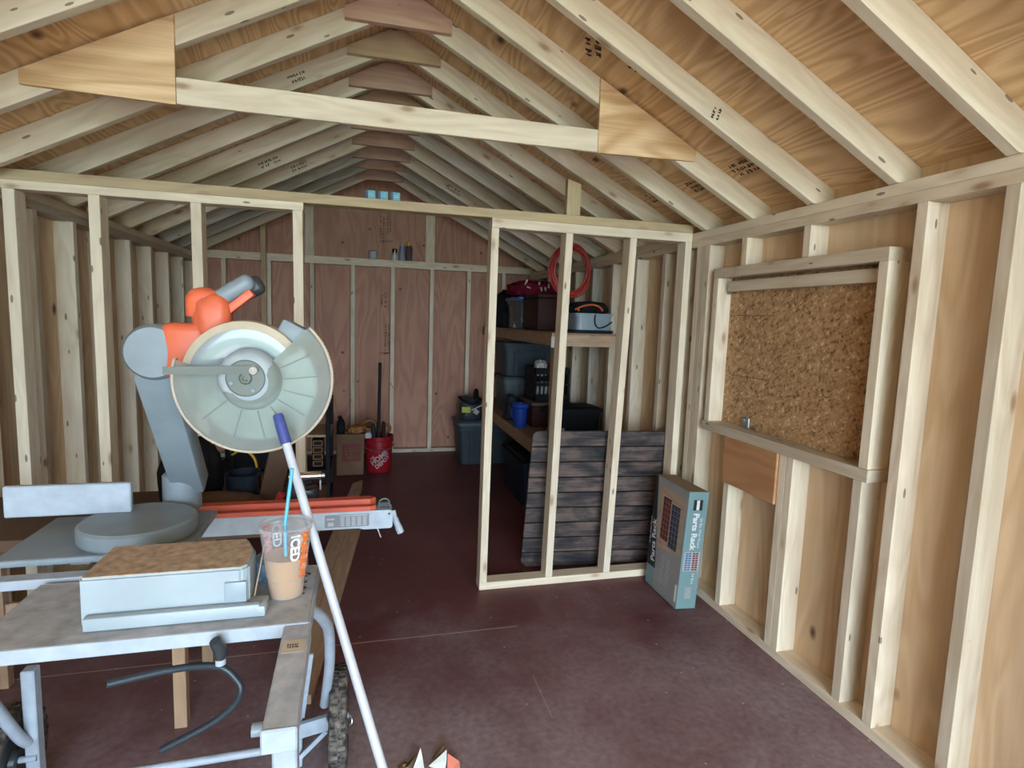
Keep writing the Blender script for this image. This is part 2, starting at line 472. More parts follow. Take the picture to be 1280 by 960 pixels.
def blob_bm(sx, sy, sz, amp=.2, freq=3.0, sub=4, seed=0.0, flat_bottom=True):
    b = bmesh.new()
    bmesh.ops.create_icosphere(b, subdivisions=sub, radius=1)
    for v in b.verts:
        n = noise.noise(v.co * freq + Vector((seed, seed * 1.7, 0)))
        n2 = noise.noise(v.co * freq * 2.7 + Vector((seed + 5, 0, seed)))
        c = v.co * (1 + amp * n + amp * .45 * n2)
        # superellipsoid-ish fullness
        c = Vector([math.copysign(abs(q) ** .75, q) for q in c])
        v.co = Vector((c.x * sx, c.y * sy, c.z * sz))
        if flat_bottom and v.co.z < -.55 * sz: v.co.z = -.55 * sz
    return b

def blob(name, mat, center, size, parent=None, amp=.2, freq=2.5, seed=0.0, sub=4, rz=0.0):
    """lumpy soft shape resting on center.z"""
    sx, sy, sz = size[0] / 2, size[1] / 2, size[2] / 1.55
    m = Matrix.Translation((center[0], center[1], center[2] + .55 * sz)) @ Matrix.Rotation(rz, 4, 'Z')
    return bm_obj(name, blob_bm(sx, sy, sz, amp, freq, sub, seed), mat, parent, m, smooth=1.2)

def tote_bm(w, d, h, taper=.86, wall=.006, lip=.012, rib=0):
    """open tapered storage box with rolled lip, base at z = 0"""
    b = bmesh.new()
    def ring(sx, sy, z, r=.035):
        vs = []
        for cx, cy, a in ((1, 1, 0), (-1, 1, PI / 2), (-1, -1, PI), (1, -1, 1.5 * PI)):
            for k in range(5):
                t = a + k * PI / 8
                vs.append(b.verts.new((cx * (sx - r) + r * math.cos(t), cy * (sy - r) + r * math.sin(t), z)))
        return vs
    sx, sy = w / 2, d / 2
    L = [ring(sx * taper, sy * taper, 0), ring(sx * .985 - lip, sy * .985 - lip, h * .82), ring(sx - lip * .6, sy - lip * .6, h * .83), ring(sx - lip * .5, sy - lip * .5, h * .955),
         ring(sx, sy, h * .96), ring(sx, sy, h), ring(sx - lip, sy - lip, h), ring(sx * taper - wall, sy * taper - wall, wall)]
    n = len(L[0])
    for A, B in zip(L, L[1:]):
        for k in range(n): b.faces.new((A[k], A[(k + 1) % n], B[(k + 1) % n], B[k]))
    b.faces.new(L[0][::-1]); b.faces.new(L[-1])
    return b

def lid_bm(w, d, t=.025, r=.04):
    b = bmesh.new()
    prof = []
    def ring(sx, sy, z):
        vs = []
        for cx, cy, a in ((1, 1, 0), (-1, 1, PI / 2), (-1, -1, PI), (1, -1, 1.5 * PI)):
            for k in range(5):
                q = a + k * PI / 8
                vs.append(b.verts.new((cx * (sx - r) + r * math.cos(q), cy * (sy - r) + r * math.sin(q), z)))
        return vs
    sx, sy = w / 2 + .006, d / 2 + .006
    L = [ring(sx, sy, -.012), ring(sx, sy, t * .5), ring(sx - .014, sy - .014, t * .6), ring(sx - .03, sy - .03, t * .55), ring(sx - .045, sy - .045, t)]
    n = len(L[0])
    for A, B in zip(L, L[1:]):
        for k in range(n): b.faces.new((A[k], A[(k + 1) % n], B[(k + 1) % n], B[k]))
    b.faces.new(L[0][::-1]); b.faces.new(L[-1])
    return b

def text_mesh(s, size, bold=0.0):
    cu = bpy.data.curves.new('lettering', 'FONT'); cu.body = s; cu.size = size
    cu.align_x = 'CENTER'; cu.align_y = 'CENTER'; cu.offset = bold; cu.resolution_u = 3
    o = bpy.data.objects.new('lettering', cu); COL.objects.link(o)
    bpy.context.view_layer.update()
    me = bpy.data.meshes.new_from_object(o.evaluated_get(bpy.context.evaluated_depsgraph_get()))
    bpy.data.objects.remove(o, do_unlink=True); bpy.data.curves.remove(cu)
    return me

def text_obj(name, s, size, mat, mw, parent, bold=0.0, warp=None):
    me = text_mesh(s, size, bold)
    if warp:
        b = bmesh.new(); b.from_mesh(me)
        bmesh.ops.triangulate(b, faces=b.faces)
        for v in b.verts: v.co = warp(v.co.x, v.co.y)
        b.to_mesh(me); b.free()
    me.materials.clear(); me.materials.append(M[mat]); me.name = name
    return link(bpy.data.objects.new(name, me), parent, mw)

def thing(name, label, cat, loc=(0, 0, 0), group=None, rot=None):
    o = bpy.data.objects.new(name, None)
    o.empty_display_size = .05
    m = Matrix.Translation(loc)
    if rot is not None: m = m @ rot
    link(o, None, m)
    return tag(o, label, cat, group)

def tag(o, label, cat, group=None, kind=None):
    o['label'] = label; o['category'] = cat
    if group: o['group'] = group
    if kind: o['kind'] = kind
    return o

def structure(o, label=None):
    o['kind'] = 'structure'
    if label: o['label'] = label
    return o

X3, Y3, Z3 = Vector((1, 0, 0)), Vector((0, 1, 0)), Vector((0, 0, 1))
def T(x, y, z): return Matrix.Translation((x, y, z))
def RX(a): return Matrix.Rotation(a, 4, 'X')
def RY(a): return Matrix.Rotation(a, 4, 'Y')
def RZ(a): return Matrix.Rotation(a, 4, 'Z')
# ------------------------------------------------------------------ the shed
W = 1.7575          # inner stud face, right wall
WS = 1.8465         # sheathing, right wall
XL = -1.432; XLS = -1.521
YB = 6.089; YBS = 6.178
YF = -3.20           # unseen front end, set far back to even out the daylight
RX0 = .163          # ridge
SL = .52            # rafter slope
ZR = 2.772          # lower edge of rafters at the ridge
RD = .108           # rafter depth, vertical
HP = 1.946          # wall plate top
YP = 2.87           # partition front face
SP = .3748; Y0 = 2.364

def roof_z(x, k=0.0): return ZR + k - SL * abs(x - RX0)

def stamp_bm(w, h, rows, seed, gap=.35):
    """illegible ink grade-stamp: rows of short strokes"""
    r = random.Random(seed); b = bmesh.new()
    rh = h / rows
    for i in range(rows):
        x = -w / 2 + r.random() * w * .15
        while x < w / 2 - w * .1 * r.random():
            l = r.uniform(.25, .6) * rh
            hh = rh * r.uniform(.35, .72)
            y = -h / 2 + (i + .5) * rh
            if r.random() > gap * .5:
                bm_box(l * .55, hh, .0005, 0, bm=b, c=(x, y, 0))
                if r.random() > .4: bm_box(l * .8, hh * .3, .0005, 0, bm=b, c=(x + l * .3, y + r.choice((-1, 0, 1)) * hh * .35, 0))
            x += l * r.uniform(1.0, 1.35)
    return b

floor_o = bm_obj('floor', bm_box(WS - XLS, YBS - YF, .02, 0), 'floor', None, T((WS + XLS) / 2, (YBS + YF) / 2, -.01))
# centre the mesh so that object coordinates equal metres on the floor
for v in floor_o.data.vertices: v.co += Vector(((WS + XLS) / 2, (YBS + YF) / 2, -.01))
floor_o.matrix_basis = Matrix.Identity(4)
structure(floor_o, 'dark maroon painted plywood floor dusted with sawdust')

gnd = bm_obj('ground', bm_box(24, 6, .04, 0), 'gravel', None, T(0, YF - 3.03, -.15))  # unseen pale ground, added to bounce sunlight up onto the rafters
structure(gnd, 'unseen pale gravel added outside to bounce daylight into the shed')
lawn = bm_obj('field', bm_box(60, 20, .04, 0), 'grass', None, T(0, YF - 16.04, -.15))
structure(lawn, 'lawn beyond the gravel')

# ---- back gable wall
def gable(name, mat, y0, y1, xa, xb, opening=None):
    top = [(xa, 0), (xb, 0), (xb, roof_z(xb, RD + .005)), (RX0, roof_z(RX0, RD + .005)), (xa, roof_z(xa, RD + .005))]
    b = prism_bm([(p[1], p[0]) for p in top], y1 - y0)     # local X = up (vertical grain)
    m = Matrix(((0, 1, 0, 0), (0, 0, 1, y0), (1, 0, 0, 0), (0, 0, 0, 1)))
    return bm_obj(name, b, mat, None, m)
wb = structure(gable('wall_back', 'back_ply', YBS, YBS + .015, XLS - .015, WS + .015), 'reddish plywood back gable wall')
ZPB0, ZPB1 = 1.935, 2.008
abox('top_plate', 'pine', (XLS, YB, ZPB0), (WS, YBS, ZPB1), wb)
abox('bottom_plate', 'pine', (XLS, YB, 0), (WS, YBS, .038), wb)
for i, x in enumerate((-1.28, -.878, -.478, -.088, .308, .708, 1.10, 1.48)):
    abox('stud', ('pine', 'pine_new', 'pine')[i % 3], (x - .02, YB, .038), (x + .02, YBS, ZPB0), wb)
for x0, x1 in ((-.545, -.462), (.640, .736)):
    abox('gable_stud', 'pine', (x0, YBS - .04, ZPB1), (x1, YBS, roof_z(max(abs(x0 - RX0), abs(x1 - RX0)) + RX0, RD - .01)), wb)
def back_stamp(x, z, w, h, rows, seed, rot=PI / 2):
    m = frame((x, YBS - .0006, z), (math.cos(rot), 0, math.sin(rot)), (-math.sin(rot), 0, math.cos(rot)))
    bm_obj('ink_stamp', stamp_bm(w, h, rows, seed), 'ink_soft', wb, m)
back_stamp(.20, 2.33, .30, .06, 2, 1); back_stamp(.27, 2.42, .34, .05, 2, 2); back_stamp(.25, 2.205, .12, .03, 1, 3, 0)
back_stamp(.22, 1.60, .17, .07, 2, 4); back_stamp(.26, 1.20, .36, .07, 2, 5); back_stamp(.23, 1.05, .16, .035, 1, 6, 0)
back_stamp(-1.05, 2.24, .18, .05, 2, 7, 0)

# ---- side walls
def side_wall(name, xin, xs, sgn, label):
    lo, hi = (xs, xs + .015) if sgn > 0 else (xs - .015, xs)
    zt = roof_z(xs, RD + .004)
    b = prism_bm([(0, 0), (zt, 0), (zt, YBS - YF), (0, YBS - YF)], hi - lo)
    m = Matrix(((0, 0, -1, hi), (0, 1, 0, YF), (1, 0, 0, 0), (0, 0, 0, 1)))
    w = structure(bm_obj(name, b, 'wall_ply', None, m), label)
    a, c = min(xin, xs), max(xin, xs)
    abox('top_plate', 'pine_new', (a, YF, HP - .040), (c, YB - .001, HP), w)
    abox('top_plate', 'pine', (a, YF, HP - .080), (c, YB - .001, HP - .0405), w)
    abox('bottom_plate', 'pine', (a, YF, 0), (c, YB - .001, .040), w)
    return w, a, c
wr, a, c = side_wall('wall_right', W, WS, 1, 'right wall of plywood sheathing and pine studs')
def rstud(y0, y1, z0=.040, z1=HP - .080, mat='pine'):
    abox('stud', mat, (a, y0, z0), (c, y1, z1), wr)
for i in range(9):
    y = 2.44 + SP * (i + 2)
    if y < YB - .05: rstud(y - .04, y, mat=('pine', 'pine_new', 'pine', 'pine_grey')[i % 4])
rstud(2.700, 2.738, mat='pine'); rstud(2.740, 2.780, mat='pine'); rstud(2.782, 2.822, mat='pine_new'); rstud(2.93, 2.968)
WZ0, WZ1 = .905, 1.737
WY1, WY0 = 2.642, 1.62                                   # window opening, far and near jamb
rstud(2.400, 2.440, .040, WZ0, 'pine_new')
rstud(2.026, 2.066, .040, WZ0, 'pine_new'); rstud(1.984, 2.025, .040, WZ0, 'pine_new')
rstud(1.64, 1.68, .040, WZ0)
rstud(2.400, 2.440, WZ1, HP - .080, 'pine_new'); rstud(2.00, 2.04, WZ1, HP - .080, 'pine_new')
for i in range(12):
    rstud(1.23 - SP * i, 1.27 - SP * i)
rstud(1.50, 1.54)
blk = abox('plywood_block', 'block_ply', (W - .014, 2.067, .677), (W, 2.438, .905), wr)

# local X/Y lie in the shutter's plane so that the flakes lie flat
win = structure(obox('window_1', 'osb', (WS - .008, (WY0 + WY1) / 2, (WZ0 + WZ1) / 2), (0, 1, 0), (0, 0, 1), (WY1 - WY0 - .081, WZ1 - WZ0 - .092, .012)), 'window opening closed with an OSB shutter')
abox('window_jamb', 'pine_new', (W - .004, WY1 - .040, WZ0 + .046), (WS, WY1, WZ1 - .048), win)
abox('window_jamb', 'pine_new', (W - .004, WY0, WZ0 + .046), (WS, WY0 + .040, WZ1 - .048), win)
abox('window_head', 'pine', (W - .006, WY0, WZ1 - .048), (WS, WY1, WZ1), win)
abox('window_sill', 'pine', (W - .012, WY0 - .01, WZ0), (WS, WY1 + .006, WZ0 + .046), win)
abox('shutter_rail', 'pine', (W + .030, WY0 + .045, WZ1 - .116), (WS - .0145, WY1 - .075, WZ1 - .066), win)
lt = abox('latch', 'galv', (W + .052, WY1 - .056, WZ1 - .128), (W + .068, WY1 - .041, WZ1 - .085), win)
bm_obj('latch_screw', lathe_bm([(0, 0), (.006, 0), (.006, .004), (0, .005)], 12), 'chrome', lt, T(W + .052, WY1 - .048, WZ1 - .1) @ RY(-PI / 2))
hk = obox('hasp', 'galv', (WS - .020, 2.40, WZ0 + .075), (0, 1, 0), (0, 0, 1), (.055, .05, .010), win, bev=.006, seg=2)
bm_obj('hasp_pin', lathe_bm([(0, 0), (.008, 0), (.008, .010), (0, .012)], 12), 'galv', hk, T(WS - .026, 2.40, WZ0 + .085) @ RY(-PI / 2))
for y, z in ((2.2, 1.50), (2.2, 1.20)):
    abox('scored_line', 'brown_dark', (WS - .0148, 2.27, z), (WS - .0142, 2.55, z + .0025), win, bev=0)

wl, a, c = side_wall('wall_left', XL, XLS, -1, 'left wall of plywood sheathing and pine studs')
for i in range(25):
    y = -2.85 + SP * i
    if y < YB - .05: abox('stud', ('pine', 'pine_new')[i % 2], (a, y - .04, .040), (c, y, HP - .080), wl)

DX0, DX1, DZ = XL, W, 2.95      # unseen front end, left wholly open to let more daylight in behind the camera

# ---- roof sheathing
def slope(sgn):
    xe = WS + .17 if sgn > 0 else XLS - .17
    L = abs(xe - RX0) * math.sqrt(1 + SL * SL)
    U = Vector((0, 1, 0)); V = Vector((sgn, 0, -SL)).normalized()
    org = Vector((RX0, YF - .15, ZR + RD))
    Wn = U.cross(V)
    t = .014
    b = prism_bm([(0, 0), (YBS - YF + .3, 0), (YBS - YF + .3, L), (0, L)], t)
    m = Matrix((U, V, Wn)).transposed().to_4x4()
    m.translation = org if Wn.z > 0 else org - Wn * t
    return b, m, U, V, Wn, org
b, m, *_ = slope(1)
# plywood sheets run with the grain ACROSS the rafters' spacing (along Y)
ceil = structure(bm_obj('ceiling', b, 'roof_ply', None, m), 'orange plywood roof sheathing above the rafters')
b, m, *_ = slope(-1)
bm_obj('roof_sheathing', b, 'roof_ply', ceil, m)
def roof_stamp(x, y, w, h, rows, seed, mat='ink', rot=0.0, sgn=1):
    U = Vector((0, 1, 0)); V = Vector((sgn, 0, -SL)).normalized(); Wn = U.cross(V)
    p = Vector((x, y, roof_z(x, RD))) - Vector((0, 0, 1)) * .0012
    u = U * math.cos(rot) + V * math.sin(rot)
    v = -U * math.sin(rot) + V * math.cos(rot)
    bm_obj('ink_stamp', stamp_bm(w, h, rows, seed), mat, ceil, frame(p, u, v))

# ---- trusses
def rafter(name, mat, y0, sgn, parent, xe):
    # local X along the slope from the ridge; seat cut where it sits on the wall plate
    U = Vector((sgn, 0, -SL)).normalized(); V = Vector((0, 1, 0)).cross(U) * (-1 if sgn > 0 else 1)
    if V.z < 0: V = -V
    cs = 1 / math.sqrt(1 + SL * SL)
    d = RD * cs
    def loc(x, z):
        p = Vector((x - RX0, 0, z - ZR)); return (p.dot(U), p.dot(V))
    xi = xe - sgn * .089
    top = xe
    poly = [loc(RX0, ZR), loc(RX0, ZR + RD - .001), loc(top, roof_z(top, RD - .001)), loc(top, HP + .001)]
    xs = RX0 + sgn * (ZR - HP - .001) / SL
    poly.append(loc(xs, HP + .001))
    Wn = U.cross(V)
    m = Matrix((U, V, Wn)).transposed().to_4x4(); m.translation = Vector((RX0, y0 if Wn.y > 0 else y0 + .038, ZR))
    b = prism_bm(poly, .038)
    bmesh.ops.recalc_face_normals(b, faces=b.faces)
    bmesh.ops.bevel(b, geom=list(b.edges), offset=.0018, segments=1, affect='EDGES')
    return bm_obj(name, b, mat, parent, m)

def truss(k, label, gmat, rl='pine_new', rr='pine_new', gus=True, gx=(-.075, .385), gz=2.700, round_=False):
    y = Y0 + SP * k
    t = thing('roof_truss', label, 'roof truss', (RX0, y, HP), 'roof trusses')
    rafter('rafter', rl, y, -1, t, XLS); rafter('rafter', rr, y, 1, t, WS)
    if gus:
        g = .010
        poly = [(gx[0], gz), (gx[1], gz), (gx[1], roof_z(gx[1], RD - g)), (RX0, roof_z(RX0, RD - g)), (gx[0], roof_z(gx[0], RD - g))]
        if round_:
            poly = [(gx[0] + .03, gz), (gx[1] - .03, gz), (gx[1], gz + .02), (gx[1], roof_z(gx[1], RD - g)), (RX0, roof_z(RX0, RD - g)), (gx[0], roof_z(gx[0], RD - g)), (gx[0], gz + .025)]
        b = prism_bm([(p[0], p[1]) for p in poly], .030)
        mm = Matrix(((1, 0, 0, 0), (0, 0, -1, y - .0005), (0, 1, 0, 0), (0, 0, 0, 1)))
        bm_obj('ridge_gusset', b, gmat, t, mm)
    return t
TR = {}
spec = {
 -4: ('pine roof truss nearest the doorway, above the camera', 'gusset_tan', 'pine_new', 'pine_new'),
 -3: ('pine roof truss third in front of the truss with the tie beam', 'gusset_tan', 'pine_new', 'pine_new'),
 -2: ('bright pine roof truss crossing the top right corner of the photo', 'gusset_tan', 'pine_new', 'pine_new'),
 -1: ('bright pine roof truss with a grade stamp on its rafter, just before the tie-beam truss', 'gusset_pink', 'pine_new', 'pine_new'),
  1: ('pine roof truss with the largest pink ridge gusset, first behind the tie beam', 'gusset_pink', 'pine_new', 'pine_new'),
  2: ('pine roof truss with the yellow-tan ridge gusset, second behind the tie beam', 'gusset_tan', 'pine', 'pine'),
  3: ('pine roof truss with a knotty pinkish-tan gusset, third behind the tie beam', 'gusset_pink', 'pine_new', 'pine_new'),
  4: ('pine roof truss, fourth behind the tie beam, its gusset mostly hidden by the beam', 'gusset_tan', 'pine_new', 'pine'),
  5: ('pine roof truss, fifth behind the tie beam, gusset just below the beam', 'gusset_pink', 'pine_new', 'pine_grey'),
  6: ('pine roof truss, sixth behind the tie beam, reddish gusset with a black knot', 'gusset_pink', 'pine', 'pine'),
  7: ('pine roof truss, seventh behind the tie beam, third from the back wall', 'gusset_pink', 'pine_grey', 'pine'),
  8: ('weathered grey roof truss, second from the plywood back wall', 'gusset_pink', 'pine_grey', 'pine_grey'),
  9: ('pale roof truss nearest the back wall with round-ended dark gusset', 'gusset_pink', 'pine', 'pine'),
}
for k, (lb, gm, a1, a2) in spec.items():
    TR[k] = truss(k, lb, gm, a1, a2, round_=(k == 9), gz=2.700 + (.012 if k in (2, 8) else 0))
# the truss with the tie beam and its triangular plywood plate
t0 = truss(0, 'pine roof truss with a long horizontal tie beam and triangular plywood plate', 'gusset_tan', 'pine_new', 'pine_new')
TR[0] = t0
yb = Y0 - .040
ZT0, ZT1 = 2.157, 2.247
def plate(sgn):
    xa = RX0 + sgn * (.960 - RX0); xb = RX0 + sgn * (1.425 - RX0)
    off = -.006
    poly = [(xa, ZT0 - .002), (xb, ZT0 + .008), (xb, roof_z(xb, RD - .012)), (xa, roof_z(xa, RD - .012))]
    b = prism_bm([(p[0], p[1]) for p in poly], .016)
    bm_obj('plywood_plate', b, 'gusset_ply', t0, Matrix(((1, 0, 0, 0), (0, 0, -1, Y0 - .0006), (0, 1, 0, 0), (0, 0, 0, 1))))
plate(1); plate(-1)
abox('tie_beam', 'pine_new', (RX0 * 2 - .958, yb + .022, ZT0), (.958, yb + .0395, ZT1), t0)

# grade stamps on the sheathing between the rafters
roof_stamp(1.60, Y0 - SP * .42, .26, .09, 3, 21); roof_stamp(1.60, Y0 + SP * .5, .27, .09, 3, 22); roof_stamp(1.57, Y0 + SP * 1.5, .27, .09, 3, 23)
roof_stamp(.86, Y0 - SP * .42, .20, .085, 2, 24, 'ink', .5); roof_stamp(1.0, Y0 - SP * .62, .14, .06, 2, 25, 'ink', .5)
# stamp on the rafter in front of the tie-beam truss
U = Vector((1, 0, -SL)).normalized()
p = Vector((1.28, Y0 - SP - .0012, roof_z(1.28, .045)))
bm_obj('grade_stamp', stamp_bm(.055, .045, 2, 31), 'ink', TR[-1], frame(p, Vector((.30, 0, .95)), Vector((-.95, 0, .30))))
p = Vector((-.30, Y0 + 2 * SP - .0012, roof_z(-.30, .05)))
bm_obj('grade_stamp', stamp_bm(.09, .05, 2, 33), 'ink_soft', TR[2], frame(p, Vector((1, 0, SL)), Vector((-SL, 0, 1))))
for k, x in ((5, -.60), (6, -.45), (7, .75), (8, -.7)):
    p = Vector((x, Y0 + k * SP - .0012, roof_z(x, .05)))
    s = 1 if x < RX0 else -1
    bm_obj('grade_stamp', stamp_bm(.14, .05, 2, 40 + k), 'ink_soft', TR[k], frame(p, Vector((1, 0, SL * s)), Vector((-SL * s, 0, 1))))

# ---- the stud partition with its doorway
pt = thing('stud_partition', 'unfinished pine stud partition with an open doorway, crossing the shed', 'partition', (.15, YP, 0))
PD = YP + .086
abox('header_beam', 'pine_tan', (XL + .002, YP + .001, HP), (W - .002, PD, HP + .044), pt)
abox('top_plate', 'pine_new', (.628, YP, HP - .048), (W - .003, PD, HP - .0005), pt)
abox('bottom_plate', 'pine_new', (.613, YP - .004, .0), (W - .005, PD - .004, .040), pt)
for x, dx in ((.646, -.008), (1.041, -.018), (1.404, -.028), (1.734, -.002)):
    # studs stand a little out of plumb
    p0, p1 = Vector((x + dx * 0 - (.020 if x < 1.7 else 0) * 1.0, YP + .0425, .040)), Vector((x, YP + .0425, HP - .0485))
    xb = {.646: .634, 1.041: 1.003, 1.404: 1.347, 1.734: 1.730}[x]
    p0 = Vector((xb, YP + .0405, .040))
    U = (p1 - p0)
    obox('stud', 'pine_new', (p0 + p1) / 2, U, (0, 1, 0), (U.length, .085, .039), pt)
abox('top_plate', 'pine_new', (XL + .003, YP, HP - .036), (-.262, PD, HP - .0005), pt)
abox('bottom_plate', 'pine_new', (XL + .003, YP, 0), (-.252, PD, .040), pt)
for x0, x1 in ((-.287, -.279), (-.71, -.70), (-1.10, -1.10), (-1.405, -1.405)):
    p0, p1 = Vector((x1, YP + .043, .040)), Vector((x0, YP + .043, HP - .0365))
    U = p1 - p0
    obox('stud', 'pine_new', (p0 + p1) / 2, U, (0, 1, 0), (U.length, .085, .043), pt)
b = prism_bm([(0, -.037), (.187, -.037), (.165, .037), (0, .037)], .036)
bm_obj('short_upright', b, 'pine_tan', pt, Matrix(((0, 1, 0, 1.066), (0, 0, 1, YP + .03), (1, 0, 0, HP + .0445), (0, 0, 0, 1))))
# ------------------------------------------------------------------ things on the right
# carton leaning on the wall, standing on the floor
BX = Matrix.Translation((1.662, 2.465, .001)) @ RY(math.radians(3.4))
pb = thing('parts_rack_box', 'sage green and grey parts rack carton standing against the right wall', 'box', (1.662, 2.465, .001), rot=RY(math.radians(3.4)))
BT, BL, BH = .112, .330, .612
def bxm(m): return BX @ m
bm_obj('carton', bm_box(BT, BL, BH, .002, c=(-BT / 2, BL / 2, BH / 2)), 'box_green', pb, BX)
obx = bm_obj('carton_top_flap', bm_box(BT - .002, BL - .002, .0012, 0, c=(-BT / 2, BL / 2, BH + .0008)), 'box_brown', pb, BX)
# big face (towards -X): u runs from the near edge (0) to the far edge, v up
FACE = bxm(Matrix(((0, 0, -1, -BT - .0004), (-1, 0, 0, 0), (0, 1, 0, 0), (0, 0, 0, 1))))   # local x = -Y
def face_poly(name, mat, pts, lift, t=.0004, parent=pb):
    return prism(name, mat, [(-u, v) for u, v in pts], t, FACE @ T(0, 0, lift), parent)
face_poly('front_print', 'box_grey', [(0, 0), (.238, 0), (.308, BH), (0, BH)], 0)
face_poly('title_band', 'box_black', [(.238, .11), (.33, .11), (.33, BH), (.308, BH)], 0)
bn = face_poly('picture', 'pic_wood', [(.025, .268), (.245, .235), (.275, .572), (.02, .560)], .0005)
for nm, x0, x1, m1, m2 in (('red_bins', .150, .228, 'pic_red', 'pic_dred'), ('blue_bins', .058, .142, 'pic_blue', 'pic_dblue')):
    bm = bmesh.new(); bm2 = bmesh.new()
    for r in range(8):
        z = .285 + .029 * r + (.016 if nm == 'red_bins' else 0)
        for q in range(3):
            xa = x0 + (x1 - x0) * q / 3; xc = x0 + (x1 - x0) * (q + .86) / 3
            bm_box(xc - xa, .017, .0008, 0, bm=bm, c=(-(xa + xc) / 2, z, 0))
            bm_box(xc - xa, .009, .0008, 0, bm=bm2, c=(-(xa + xc) / 2, z + .0135, 0))
    bm_obj(nm, bm, m1, pb, FACE @ T(0, 0, .0016)); bm_obj(nm + '_shade', bm2, m2, pb, FACE @ T(0, 0, .0016))
bm = bmesh.new(); r_ = random.Random(3)
for i in range(9):
    for q in range(2):
        u0 = .085 + .055 * q
        bm_box(.045 * r_.uniform(.6, 1), .0045, .0006, 0, bm=bm, c=(-(u0 + .03), .205 - .017 * i, 0))
bm_obj('small_print', bm, 'label_line', pb, FACE @ T(0, 0, .0014))
face_poly('corner_logo', 'white', [(.010, .03), (.028, .03), (.028, .12), (.010, .12)], .0005)
# title up the band: reads upward, so text x -> +Z
TB = FACE @ T(-.283, .255, .0012) @ RZ(PI / 2 + .10)
text_obj('title', 'Parts Rack', .054, 'white', TB, pb, .0014)
text_obj('subtitle', '24 Bin Wall Mount', .020, 'white', FACE @ T(-.325, .30, .0012) @ RZ(PI / 2 + .06), pb)
# spine (towards -Y): local x = +X, y = up
SP_ = bxm(Matrix(((1, 0, 0, 0), (0, 0, -1, -.0004), (0, 1, 0, 0), (0, 0, 0, 1))))
def sp_poly(name, mat, x0, x1, z0, z1, lift=0): return prism(name, mat, [(x0, z0), (x1, z0), (x1, z1), (x0, z1)], .0004, SP_ @ T(0, 0, lift), pb)
sp_poly('logo_block', 'box_black', -.082, -.030, .518, .572)
sp_poly('logo_mark', 'white', -.064, -.048, .520, .570, .0005)
text_obj('spine_title', 'Parts Rack', .0445, 'white', SP_ @ T(-.060, .408, .0008) @ RZ(-PI / 2), pb, .0016)
text_obj('spine_subtitle', '24 Bin Wall Mount', .0205, 'white', SP_ @ T(-.028, .400, .0008) @ RZ(-PI / 2), pb)
text_obj('spine_count', '24 Bins', .020, 'white', SP_ @ T(-.038, .160, .0008) @ RZ(-PI / 2), pb)
sp_poly('inset_picture', 'tag_white', -.100, -.012, .200, .300)
for nm, x0, x1, m1 in (('inset_blue_bins', -.094, -.058, 'pic_bblue'), ('inset_red_bins', -.053, -.018, 'pic_red')):
    bm = bmesh.new()
    for r in range(8):
        for q in range(2):
            w_ = (x1 - x0) / 2
            bm_box(w_ * .84, .0085, .0006, 0, bm=bm, c=(x0 + w_ * (q + .5), .208 + .0120 * r, 0))
    bm_obj(nm, bm, m1, pb, SP_ @ T(0, 0, .0008))
bm = bmesh.new()
for i in range(6): bm_box(.003, .06, .0006, 0, bm=bm, c=(-.070 + .006 * i, .085, 0))
bm_obj('spine_small_print', bm, 'tag_white', pb, SP_ @ T(0, 0, .0006))

# plank table top leaning on the partition from behind
zt, th = .826, .034
TM = frame((.905, 3.096, .002), (.995, -.095, 0), (0, 0, 1))        # local x along the planks, y up
tilt = RX(math.radians(3.7))
TM = TM @ tilt
tt = thing('plank_table_top', 'dark stained nine-plank table top with rounded corners leaning behind the partition studs', 'table top', (.905, 3.096, .002))
ph = zt / 9; LW = .815
bm_obj('plank_core', bm_box(LW - .10, zt - .05, .014, 0, c=(LW / 2 + .018, zt / 2, -.030)), 'box_black', tt, TM)
rr_ = random.Random(11)
for i in range(9):
    z0, z1 = i * ph + .003, (i + 1) * ph - .003
    poly = [(0, z0), (LW, z0), (LW, z1), (0, z1)]
    r = .03
    if i == 8:
        poly = [(0, z0), (LW, z0), (LW, z1 - r)] + [(LW - r + r * math.cos(a * PI / 8), z1 - r + r * math.sin(a * PI / 8)) for a in (1, 2, 3)] + [(LW - r, z1), (r, z1)] + [(r - r * math.sin(a * PI / 8), z1 - r + r * math.cos(a * PI / 8)) for a in (1, 2, 3)] + [(0, z1 - r)]
    if i == 0:
        poly = [(r, z0), (LW - r, z0), (LW, z0 + r), (LW, z1), (0, z1), (0, z0 + r)]
    poly = [(u + .036 * v / zt, v) for u, v in poly]
    b = prism_bm(poly, .022); bmesh.ops.bevel(b, geom=list(b.edges), offset=.0025, segments=1, affect='EDGES')
    bm_obj('plank', b, 'dark_plank', tt, TM @ T(0, 0, -.022 + rr_.uniform(-.0012, .0012)))
for x in (.16, .62):
    bm_obj('batten', bm_box(.06, zt - .10, .022, .002, c=(x, zt / 2, -.044)), 'dark_plank', tt, TM)

